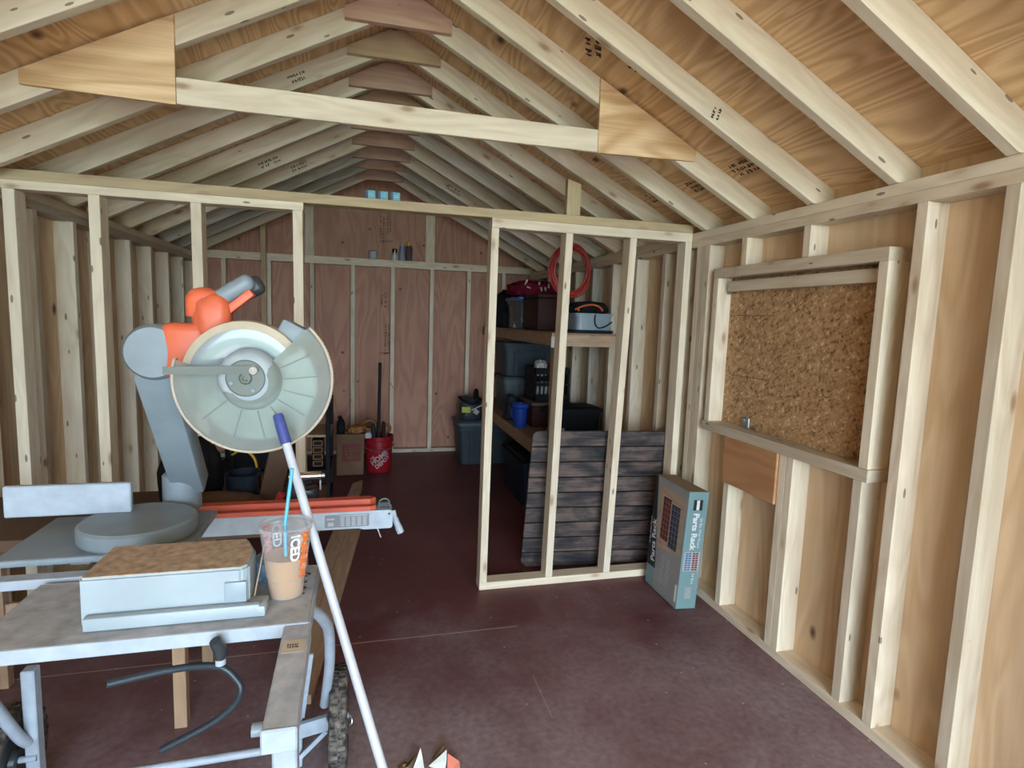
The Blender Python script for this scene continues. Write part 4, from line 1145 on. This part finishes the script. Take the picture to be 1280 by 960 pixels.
# ------------------------------------------------------------------ saw stand
st = thing('saw_stand', 'dusty grey steel saw stand with wheels, nearest the doorway', 'saw stand', (-.12, 1.3, 0))
ZTY = .849
bU = Vector((0, .262, .020))
bc0, bc1 = Vector((-.117, .852, .808)), Vector((-.117, 1.50, .808 + .020 / .262 * .648 * .45))
bc1 = Vector((-.117, 1.116, .8285)); U = bc1 - bc0
bm_ = obox('beam', 'dusty_grey', (bc0 + bc1) / 2, U, (1, 0, 0), (U.length, .050, .037), st, bev=.004, seg=2)
abox('beam_cap', 'metal_grey', (-.143, .8455, .7885), (-.091, .8515, .8275), st, bev=.003)
U2 = U.normalized()
pat = bm_obj('warning_sticker', bm_box(.036, .040, .0006, 0), 'cream', st, frame(Vector((-.117, 1.045, .8422)), U2, (1, 0, 0)))
bm_obj('sticker_mark', stamp_bm(.022, .014, 2, 81), 'ink', pat, frame(Vector((-.117, 1.045, .8430)), (1, 0, 0), U2))
# tray with turned-down lips and drilled holes
tr = abox('tray', 'dusty_grey', (-.66, 1.116, .8435), (-.098, 1.376, .849), st, bev=.001)
abox('tray_lip', 'metal_grey', (-.66, 1.1125, .822), (-.098, 1.1155, .849), st, bev=.001)
abox('tray_lip', 'metal_grey', (-.0975, 1.1125, .815), (-.0945, 1.376, .849), st, bev=.001)
abox('tray_lip', 'metal_grey', (-.66, 1.3765, .822), (-.0975, 1.3795, .849), st, bev=.001)
for x, y, r in ((-.118, 1.29, .0035), (-.121, 1.262, .007), (-.118, 1.235, .003), (-.118, 1.33, .008), (-.222, 1.185, .004)):
    bm_obj('tray_hole', lathe_bm([(0, 0), (r, 0), (r, .0005), (0, .0005)], 16), 'brown_dark', tr, T(x, y, .8492))
for x, y, r in ((-.195, 1.20, .013), (-.125, 1.318, .012)):
    bm_obj('embossed_ring', lathe_bm([(r * .72, 0), (r * .8, .0015), (r, .0015), (r * 1.05, 0)], 24), 'dusty_grey', tr, T(x, y, .849), smooth=.6)
# legs
abox('front_leg', 'metal_grey', (-.129, .858, .0), (-.093, .894, .7875), st, bev=.003)
abox('front_leg', 'metal_grey', (-.94, .858, .0), (-.904, .894, .8215), st, bev=.003)
tube('cross_bar', 'metal_grey', [(-.905, 1.60, .212), (-.215, 1.60, .222)], .011, st, 10)
obox('bar_stay', 'metal_grey', (-.205, 1.69, .20), (0, 1, 0), (0, 0, 1), (.24, .03, .018), st)
tube('lock_knob', 'saw_grey', [(-.143, .905, .790), (-.164, .905, .790)], .0105, st, 14)
tube('rear_frame', 'metal_grey', smooth_path([(-.150, 1.41, .715), (-.116, 1.455, .695), (-.092, 1.52, .630), (-.085, 1.60, .545), (-.088, 1.673, .413), (-.103, 1.755, .265), (-.110, 1.79, .207)]), .0150, st, 12)
tube('rear_frame', 'metal_grey', smooth_path([(-.90, 1.41, .715), (-.93, 1.52, .630), (-.93, 1.60, .545), (-.92, 1.755, .265), (-.91, 1.79, .207)]), .0150, st, 12)
obox('strut', 'metal_grey', (-.163, 1.765, .29), Vector((-.035, .08, -.26)), (1, 0, 0), (.27, .018, .010), st)
obox('axle_bracket', 'metal_grey', (-.150, 1.768, .150), (.096, -.018, .030), (0, 0, 1), (.118, .046, .018), st)
obox('brace', 'metal_grey', (-.145, 1.765, .090), (.080, -.01, .085), (0, 0, 1), (.125, .014, .008), st)
abox('rear_leg', 'metal_grey', (-.212, 1.79, .0), (-.178, 1.826, .42), st, bev=.003)
abox('rear_leg', 'metal_grey', (-.92, 1.79, .0), (-.886, 1.826, .42), st, bev=.003)
obox('side_rail', 'metal_grey', (-.195, 1.595, .63), (0, .43, -.42), (1, 0, 0), (.60, .03, .02), st)
tube('axle', 'metal_grey', [(-.130, 1.79, .158), (-.035, 1.79, .158)], .009, st, 12)
tube('axle', 'metal_grey', [(-.985, 1.79, .158), (-.890, 1.79, .158)], .009, st, 12)
WMX = T(-.065, 1.79, .158) @ RY(PI / 2)
tire = [(.108, -.024), (.125, -.028), (.142, -.027), (.152, -.018), (.1545, 0), (.152, .018), (.142, .027), (.125, .028), (.108, .024), (.108, -.024)]
for x, nm in ((-.065, 0), (-.955, 1)):
    wh = bm_obj('wheel', lathe_bm(tire, 48), 'tire', st, T(x, 1.79, .158) @ RY(PI / 2), smooth=.8)
    bm_obj('wheel_disc', lathe_bm([(0, -.016), (.03, -.022), (.035, -.010), (.10, -.012), (.1075, -.022), (.1075, .022), (.10, .012), (.035, .010), (.03, .022), (0, .022)], 36), 'saw_dark', wh, T(x, 1.79, .158) @ RY(PI / 2), smooth=.6)
    bm = bmesh.new()
    for k in range(30):
        for s in (-1, 1):
            a_ = 2 * PI * (k + .25 * s) / 30
            r0 = bmesh.ops.create_cube(bm, size=1)
            bmesh.ops.scale(bm, vec=(.0022, .015, .022), verts=r0['verts'])
            bmesh.ops.transform(bm, matrix=RZ(a_) @ T(.1540, 0, s * .0115), verts=r0['verts'])
    bm_obj('tread_lugs', bm, 'tire', wh, T(x, 1.79, .158) @ RY(PI / 2))
tube('cotter_pin', 'galv', smooth_path([(-.034, 1.79, .158), (-.026, 1.78, .15), (-.026, 1.775, .14), (-.032, 1.775, .135)]), .003, st, 6)
abox('mount_bar', 'metal_grey', (-.80, 1.40, .8295), (-.395, 1.435, .8515), st)
# cross arm at the rear with orange rails, spec label and a lever
arm = bm_obj('cross_arm', prism_bm([(-.75, .751), (-.006, .751), (.008, .746), (.095, .746), (.101, .752), (.101, .802), (.092, .808), (-.75, .808)], .070), 'metal_grey', st, Matrix(((1, 0, 0, 0), (0, 0, -1, 1.940), (0, 1, 0, 0), (0, 0, 0, 1))))
for y0, y1, z1 in ((1.872, 1.894, .822), (1.902, 1.936, .838)):
    b = prism_bm([(-.74, y0), (.030, y0), (.048, (y0 + y1) / 2), (.030, y1), (-.74, y1)], z1 - .8085)
    bm_obj('rail', b, 'rail_orange', arm, T(0, 0, .8085))
abox('rail_groove', 'black', (-.74, 1.8945, .8085), (.03, 1.9015, .812), arm, bev=0)
lb = abox('spec_label', 'label_grey', (-.112, 1.8690, .758), (.026, 1.8697, .800), arm, bev=0)
bm = bmesh.new()
for r in range(5):
    for q in range(5):
        bm_box(.012, .0004, .0038, 0, bm=bm, c=(-.058 + .0175 * q, 1.8687, .764 + .0062 * r))
bm_box(.085, .0004, .004, 0, bm=bm, c=(-.022, 1.8687, .7960)); bm_box(.024, .0004, .005, 0, bm=bm, c=(-.094, 1.8687, .786)); bm_box(.018, .0004, .012, 0, bm=bm, c=(-.094, 1.8687, .769))
bm_obj('label_text', bm, 'label_line', lb, Matrix.Identity(4))
bm_obj('rivet', lathe_bm([(0, 0), (.004, 0), (.003, .002), (0, .0025)], 12), 'saw_dark', arm, T(.090, 1.8698, .795) @ RX(PI / 2))
tube('latch_spring', 'hub_grey', smooth_path([(.055, 1.89, .812), (.060, 1.885, .835), (.075, 1.885, .842), (.088, 1.885, .836), (.094, 1.885, .812)]), .0022, arm, 8)
abox('latch_block', 'saw_dark', (.052, 1.895, .8085), (.092, 1.93, .828), arm, bev=.003)
bm_obj('lever', tube_bm(smooth_path([(.104, 1.885, .800), (.110, 1.875, .775), (.120, 1.868, .750), (.128, 1.864, .730)]), [.010] * 6 + [.013] * 6 + [.015] * 6 + [.014], 12, flat=.8), 'metal_grey', arm, Matrix.Identity(4), smooth=.8)
tube('pin', 'tag_white', [(.052, 1.88, .746), (.064, 1.872, .715)], .0022, arm, 6)

# grey case on the tray
cs = thing('grey_tool_case', 'pale grey plastic tool case covered in sawdust on the stand tray', 'tool case', (-.33, 1.24, ZTY + .001))
b = prism_bm([(-.50, 1.168), (-.226, 1.168), (-.213, 1.180), (-.213, 1.255), (-.240, 1.325), (-.50, 1.325)], .094)
bmesh.ops.bevel(b, geom=list(b.edges), offset=.004, segments=2, affect='EDGES')
bm_obj('case_body', b, 'case_grey', cs, T(0, 0, ZTY + .001), smooth=.7)
b = prism_bm([(-.497, 1.172), (-.228, 1.172), (-.218, 1.182), (-.218, 1.254), (-.244, 1.320), (-.497, 1.320)], .002)
bm_obj('dust_layer', b, 'sawdust', cs, T(0, 0, ZTY + .0945))
b = bm_box(.30, .020, .026, .004, 2, c=(-.34, 1.157, ZTY + .0145)); bm_obj('case_step', b, 'case_grey', cs, Matrix.Identity(4), smooth=.7)
b = bm_box(.036, .05, .022, .004, 2, c=(-.198, 1.172, ZTY + .0125)); bm_obj('case_foot', b, 'case_grey', cs, Matrix.Identity(4), smooth=.7)
b = bm_box(.040, .006, .042, .003, 2, c=(-.236, 1.166, ZTY + .048)); bm_obj('latch_recess', b, 'silver_plastic', cs, Matrix.Identity(4), smooth=.7)
tag(blob('blue_wrapper', 'blue_wrap', (-.200, 1.335, ZTY + .001), (.060, .075, .055), None, .45, 3.2, 70), 'crumpled blue wrapper between the grey case and the cup', 'wrapper')
tag(blob('wood_scraps', 'sawdust', (-.200, 1.185, ZTY + .001), (.026, .022, .016), None, .6, 3.2, 71), 'little heap of wood chips beside the grey case on the tray', 'wood chips')
tag(obox('wood_sliver', 'lumber_tan', (-.2035, 1.225, .905), (.012, .085, .10), (1, 0, 0), (.125, .003, .002), None), 'thin wood sliver leaning between the grey case and the cup', 'wood scrap')

# iced coffee
CUP = (-.152, 1.238, ZTY + .0006)
cu = thing('iced_coffee_cup', 'clear plastic cup of iced coffee with white and orange lettering on the stand tray', 'cup', CUP)
ch = .150
def cr(z): return .0335 + (.0500 - .0335) * z / ch + (.0012 if z > .045 else 0)
prof = [(0, 0), (.0325, 0), (.0335, .002)] + [(cr(z), z) for z in (.02, .0449, .0452, .07, .10, .13, ch - .004)] + [(.0525, ch - .003), (.0525, ch)]
lathe('cup_wall', 'cup_clear', prof, CUP, cu, 48)
lathe('coffee', 'coffee', [(0, .003), (cr(.003) - .0012, .003), (cr(.0445) - .0012, .0445), (cr(.046) - .0012, .046), (cr(.088) - .0012, .088), (0, .088)], CUP, cu, 48)
lathe('lid', 'cup_clear', [(.0535, ch - .004), (.0540, ch + .002), (.0535, ch + .006), (.049, ch + .006), (.047, ch + .003), (.02, ch + .004), (.008, ch + .003)], CUP, cu, 48)
def on_cup(ang, zc, rot):
    """text x,y -> on the cup wall; rot turns the baseline (quarter turns)"""
    def f(x, y):
        u, v = (x, y) if rot == 0 else ((y, -x) if rot == 1 else (-y, x))
        z = zc + v; r = cr(max(0, min(ch, z))) + .0006
        a = ang + u / r
        return Vector((r * math.cos(a), r * math.sin(a), z))
    return f
A0 = math.atan2(-1.238, .152)
text_obj('lettering', 'ICED', .026, 'white', T(*CUP), cu, .0009, on_cup(A0 + .36, .116, 1))
text_obj('lettering', "DUNKIN'", .026, 'orange_print', T(*CUP), cu, .0022, on_cup(A0 + .86, .095, 1))
text_obj('lettering', 'ICED', .026, 'white', T(*CUP), cu, .0009, on_cup(A0 + .36 + PI, .118, 1))
text_obj('lettering', "DUNKIN'", .024, 'pink_print', T(*CUP), cu, .0022, on_cup(A0 + .86 + PI, .095, 1))
tag(tube('drinking_straw', 'straw', [(CUP[0] + .001, CUP[1] - .012, CUP[2] + .0885), (CUP[0] - .002, CUP[1] + .002, CUP[2] + ch), (CUP[0] + .012, CUP[1] + .016, CUP[2] + .268)], .0038, None, 12), 'cyan drinking straw standing in the iced coffee', 'straw')

# white pole leaning on the saw guard
pA, pB = Vector((-.183, 1.372, 1.213)), Vector((.046, 1.117, .511))
pd = (pB - pA).normalized()
pe = pA + pd * ((pA.z - .012) / -pd.z)
po = thing('white_pole', 'long white pole with a navy blue grip leaning on the saw guard', 'pole', tuple(pe))
bm_obj('shaft', tube_bm([pA + pd * .070, pe], .0098, 20), 'white_pole', po, Matrix.Identity(4), smooth=.7)
bm_obj('grip', tube_bm([pA, pA + pd * .004, pA + pd * .020, pA + pd * .021, pA + pd * .0695], [.0095, .0112, .0116, .0122, .0122], 20), 'navy_grip', po, Matrix.Identity(4), smooth=.5)
# power cord hanging from the stand
cd = thing('power_cord', 'thick blue-black power cord looping below the stand tray', 'cord', (-.25, 1.13, .80))
tube('cable', 'cable', smooth_path([(-.42, 1.06, .80), (-.33, 1.10, .79), (-.262, 1.13, .768), (-.228, 1.125, .738), (-.222, 1.12, .716), (-.236, 1.12, .690), (-.275, 1.12, .660), (-.36, 1.12, .62)], 8), .0065, cd, 12)
tube('plug', 'saw_dark', [(-.256, 1.085, .845), (-.249, 1.092, .822), (-.249, 1.092, .806)], [.010, .012, .009], cd, 12)
tube('plug_tip', 'metal_grey', [(-.249, 1.092, .8055), (-.249, 1.092, .795)], .009, cd, 12)

# ------------------------------------------------------------------ mitre saw
G = Vector((-.240, 1.430, 1.286)); GR = .172
sw = thing('miter_saw', 'grey and orange miter saw with a milky plastic blade guard on the saw stand', 'saw', (-.55, 1.58, .852))
GM = T(*G) @ RX(PI / 2)              # local z = towards the doorway (-Y), x right, y up
d2r = math.radians
prof = [(GR, -.030), (GR, -.004), (GR - .006, .004), (.150, .010), (.118, .024), (.075, .034), (.066, .038), (.060, .055), (.050, .066), (.040, .070)]
bm_obj('blade_guard', lathe_bm(prof, 90, a0=d2r(-195), a1=d2r(46)), 'guard', sw, GM, smooth=.5)
rim = [(GR * math.cos(d2r(a)), GR * math.sin(d2r(a)), -.002) for a in range(-195, 47, 3)]
bm = tube_bm(rim, .0035, 8)
for a in range(-195, 47, 3):
    bm_box(.006, .0035, .010, .0008, bm=bm, c=((GR + .001) * math.cos(d2r(a)), (GR + .001) * math.sin(d2r(a)), -.012))
bm_obj('guard_rim', bm, 'guard_rim', sw, GM, smooth=.7)
for a in (4, -17, -37, -56, -80, -108, -140, 26):
    pts = []
    for r, z in ((.070, .0375), (.090, .0312), (.118, .0250), (.138, .0160)):
        pts.append((r * math.cos(d2r(a)), r * math.sin(d2r(a)), z))
    bm_obj('guard_rib', tube_bm(pts, .0016, 6), 'guard', sw, GM, smooth=.8)
# fixed upper guard
up_ = [(.060, .012), (.10, .016), (.118, .014), (.132, .004), (.134, -.010), (.134, -.040)]
UM = T(G.x - .020, G.y + .002, G.z) @ RX(PI / 2)
bm_obj('upper_guard', lathe_bm(up_, 60, a0=d2r(30), a1=d2r(205)), 'guard_upper', sw, UM, smooth=.5)
bm_obj('upper_guard_band', lathe_bm([(.116, .0150), (.1335, .0060), (.1355, -.012), (.1355, -.045)], 60, a0=d2r(30), a1=d2r(205)), 'cream', sw, UM, smooth=.5)
# blade
bm = bmesh.new(); NT = 80; Rb = .137
outer = []
for k in range(NT):
    a = 2 * PI * k / NT
    for da, r in ((0, Rb), (.35, Rb - .008), (.75, Rb - .009)):
        outer.append(((r) * math.cos(a + da * 2 * PI / NT), r * math.sin(a + da * 2 * PI / NT)))
bm_obj('blade', prism_bm(outer, .0022), 'steel', sw, GM @ T(.004, -.014, -.018))
bm_obj('blade_washer', lathe_bm([(0, .006), (.03, .006), (.032, 0)], 30), 'steel', sw, GM @ T(0, 0, -.0155), smooth=.5)
# hub
HMX = T(G.x - .006, G.y, G.z + .010) @ RX(PI / 2)
bm_obj('hub_dome', lathe_bm([(.064, .030), (.060, .054), (.050, .066), (.041, .071)], 48), 'hub_dome', sw, HMX, smooth=.8)
hub = bm_obj('hub_plate', lathe_bm([(.0415, .055), (.0410, .070), (.038, .072), (.014, .072), (.012, .069), (0, .069)], 40), 'hub_grey', sw, HMX, smooth=.5)
bm_obj('hub_bolt', lathe_bm([(.013, .072), (.012, .075), (.006, .076), (.005, .073), (0, .073)], 6), 'hub_grey', hub, HMX)
for a, r in ((60, .03), (200, .031), (300, .031)):
    bm_obj('hub_screw', lathe_bm([(.0045, .072), (.004, .074), (0, .0742)], 12), 'saw_grey', hub, HMX @ T(r * math.cos(d2r(a)), r * math.sin(d2r(a)), 0))
lk = bm_obj('guard_link', prism_bm([(-.16, .010), (.020, .012), (.028, .020), (.024, .029), (.014, .031), (-.16, .026)], .006), 'hub_grey', sw, HMX @ T(0, -.002, .0725))
bm_obj('link_pivot', lathe_bm([(.009, .0785), (.008, .082), (.005, .082), (.004, .080), (0, .080)], 20), 'tag_white', lk, HMX @ T(.017, .018, .000))
# dust chute behind the upper guard
obox('dust_chute', 'saw_grey', (-.152, 1.475, 1.388), (.80, 0, -.42), (.42, 0, .80), (.085, .050, .06), sw, bev=.008, seg=2, smooth=.7)
obox('chute_ribs', 'saw_dark', (-.172, 1.452, 1.365), (.80, 0, .42), (-.42, 0, .80), (.060, .030, .012), sw, bev=.003)
# handle
obox('handle', 'saw_grey', (-.325, 1.535, 1.474), (.82, 0, .57), (-.57, 0, .82), (.165, .042, .046), sw, bev=.019, seg=4, smooth=.9)
obox('handle_back', 'saw_dark', (-.285, 1.580, 1.492), (.8, 0, .45), (-.45, 0, .8), (.10, .050, .040), sw, bev=.018, seg=4, smooth=.9)
obox('trigger_lever', 'orange', (-.293, 1.525, 1.458), (.76, 0, .65), (-.65, 0, .76), (.095, .020, .030), sw, bev=.004, seg=2, smooth=.7)
blob('handle_neck', 'orange', (-.345, 1.525, 1.385), (.085, .07, .10), sw, .10, 2, 80)
blob('handle_shell', 'orange', (-.365, 1.530, 1.425), (.08, .06, .07), sw, .08, 2, 81)
# motor, arm and base (mostly past the left edge)
bm_obj('motor_housing', lathe_bm([(0, -.16), (.055, -.155), (.066, -.12), (.066, .03), (.058, .045), (0, .05)], 36), 'saw_grey', sw, T(-.47, 1.54, 1.34) @ RX(PI / 2) @ RY(.0), smooth=.6)
obox('motor_collar', 'orange', (-.405, 1.53, 1.345), (1, 0, 0), (0, 0, 1), (.10, .13, .075), sw, bev=.02, seg=3, smooth=.8)
obox('saw_arm', 'saw_grey', (-.480, 1.68, 1.12), (.0, .26, -.36), (1, 0, 0), (.46, .085, .075), sw, bev=.012, seg=2, smooth=.7)
bm_obj('turntable', lathe_bm([(0, 0), (.155, 0), (.160, .008), (.160, .045), (.152, .052), (0, .052)], 48), 'saw_grey', sw, T(-.545, 1.60, .8695) @ Matrix.Scale(.82, 4), smooth=.5)
obox('base_casting', 'saw_grey', (-.60, 1.62, .8605), (1, 0, 0), (0, 1, 0), (.40, .30, .017), sw, bev=.006, seg=2)
obox('fence', 'metal_grey', (-.72, 1.66, .950), (1, 0, 0), (0, 0, 1), (.28, .08, .018), sw, bev=.003)
bm_obj('arm_pivot', lathe_bm([(0, 0), (.05, 0), (.05, .10), (.04, .11), (0, .11)], 30), 'saw_grey', sw, T(-.500, 1.80, .869), smooth=.6)

# ------------------------------------------------------------------ scraps on the floor
def scrap(name, label, mat, pts, cat, lift, th=.0012, group=None):
    b = bmesh.new()
    vs = [b.verts.new(p) for p in pts]
    for i in range(1, len(vs) - 1): b.faces.new((vs[0], vs[i], vs[i + 1]))
    r = bmesh.ops.extrude_face_region(b, geom=b.faces[:])
    bmesh.ops.translate(b, vec=(0, 0, th), verts=[q for q in r['geom'] if isinstance(q, bmesh.types.BMVert)])
    return tag(bm_obj(name, b, mat, None, Matrix.Identity(4)), label, cat, group)
scrap('paper_scrap', 'small pointed white paper scrap on the floor at the doorway', 'paper_white', [(.165, 1.705, .002), (.200, 1.700, .002), (.197, 1.728, .018), (.192, 1.745, .038)], 'paper scrap', 0, group='paper scraps on the floor')
scrap('paper_scrap', 'larger curled white paper scrap beside the salmon one', 'paper_white', [(.215, 1.705, .003), (.262, 1.670, .002), (.270, 1.690, .025), (.274, 1.715, .042), (.245, 1.705, .018)], 'paper scrap', 0, group='paper scraps on the floor')
scrap('paper_scrap', 'salmon orange scrap on the floor at the doorway', 'paper_orange', [(.268, 1.665, .002), (.310, 1.655, .002), (.312, 1.685, .018), (.276, 1.705, .036)], 'paper scrap', 0, group='paper scraps on the floor')
scrap('dry_leaf', 'curled brown leaf behind the white paper scraps', 'leaf_brown', [(.135, 1.70, .002), (.165, 1.715, .010), (.188, 1.750, .022), (.178, 1.755, .004), (.150, 1.735, .002)], 'leaf', 0)
scrap('dry_leaf', 'small brown leaf standing between the white and salmon scraps', 'leaf_brown', [(.225, 1.725, .002), (.262, 1.735, .012), (.268, 1.742, .035), (.245, 1.740, .014)], 'leaf', 0)
rr2 = random.Random(9)
for i, (x, y) in enumerate(((.126, 1.712), (.139, 1.725), (.118, 1.698), (.148, 1.712))):
    tag(blob('mud_crumb', 'leaf_brown', (x, y, .0005), (.016, .013, .009), None, .4, 3, 90 + i, sub=2), 'crumb of dark dirt by the white paper scraps', 'dirt crumb', 'dirt crumbs by the doorway')

# ------------------------------------------------------------------ light and camera
w = bpy.data.worlds.new('daylight'); SC.world = w; w.use_nodes = True
nt = w.node_tree; bgn = nt.nodes['Background']
bgn.inputs[0].default_value = (.66, .83, 1.0, 1); bgn.inputs[1].default_value = 7.0
pl_ = bpy.data.lights.new('doorway_portal', 'AREA'); pl_.shape = 'RECTANGLE'; pl_.size = DX1 - DX0; pl_.size_y = DZ
pl_.cycles.is_portal = True
po_ = bpy.data.objects.new('doorway_portal', pl_); COL.objects.link(po_)
po_.matrix_world = T((DX0 + DX1) / 2, YF + .01, DZ / 2) @ RX(PI / 2)   # faces into the shed (+Y)
sun = bpy.data.lights.new('sun', 'SUN'); sun.energy = 7.5; sun.angle = .02; sun.color = (1, .95, .87)
so = bpy.data.objects.new('sun', sun); COL.objects.link(so)
so.rotation_euler = Vector((.62, .22, .75)).to_track_quat('Z', 'Y').to_euler()   # high on the right, never shining into the doorway

cam = bpy.data.cameras.new('camera'); co = bpy.data.objects.new('camera', cam); COL.objects.link(co)
cam.sensor_fit = 'HORIZONTAL'; cam.sensor_width = 36; cam.lens = 717.57 / 1280 * 36
cam.clip_start = .05
pitch, yaw, roll = .1114, .2581, .0334
Fv = Vector((math.sin(yaw) * math.cos(pitch), math.cos(yaw) * math.cos(pitch), -math.sin(pitch)))
Rt = Vector((math.cos(yaw), -math.sin(yaw), 0)); Up = Rt.cross(Fv)
Ra = Rt * math.cos(roll) + Up * math.sin(roll); Ub = -Rt * math.sin(roll) + Up * math.cos(roll)
cm = Matrix((Ra, Ub, -Fv)).transposed().to_4x4(); cm.translation = (0, 0, 1.4431)
co.matrix_world = cm
SC.camera = co
SC.view_settings.view_transform = 'Standard'; SC.view_settings.look = 'None'
SC.view_settings.exposure = 1.65; SC.view_settings.gamma = 1.0; SC.view_settings.use_curve_mapping = False
SC.cycles.use_denoising = True
SC.cycles.max_bounces = 10; SC.cycles.diffuse_bounces = 6; SC.cycles.transparent_max_bounces = 12
SC.cycles.sample_clamp_indirect = 8
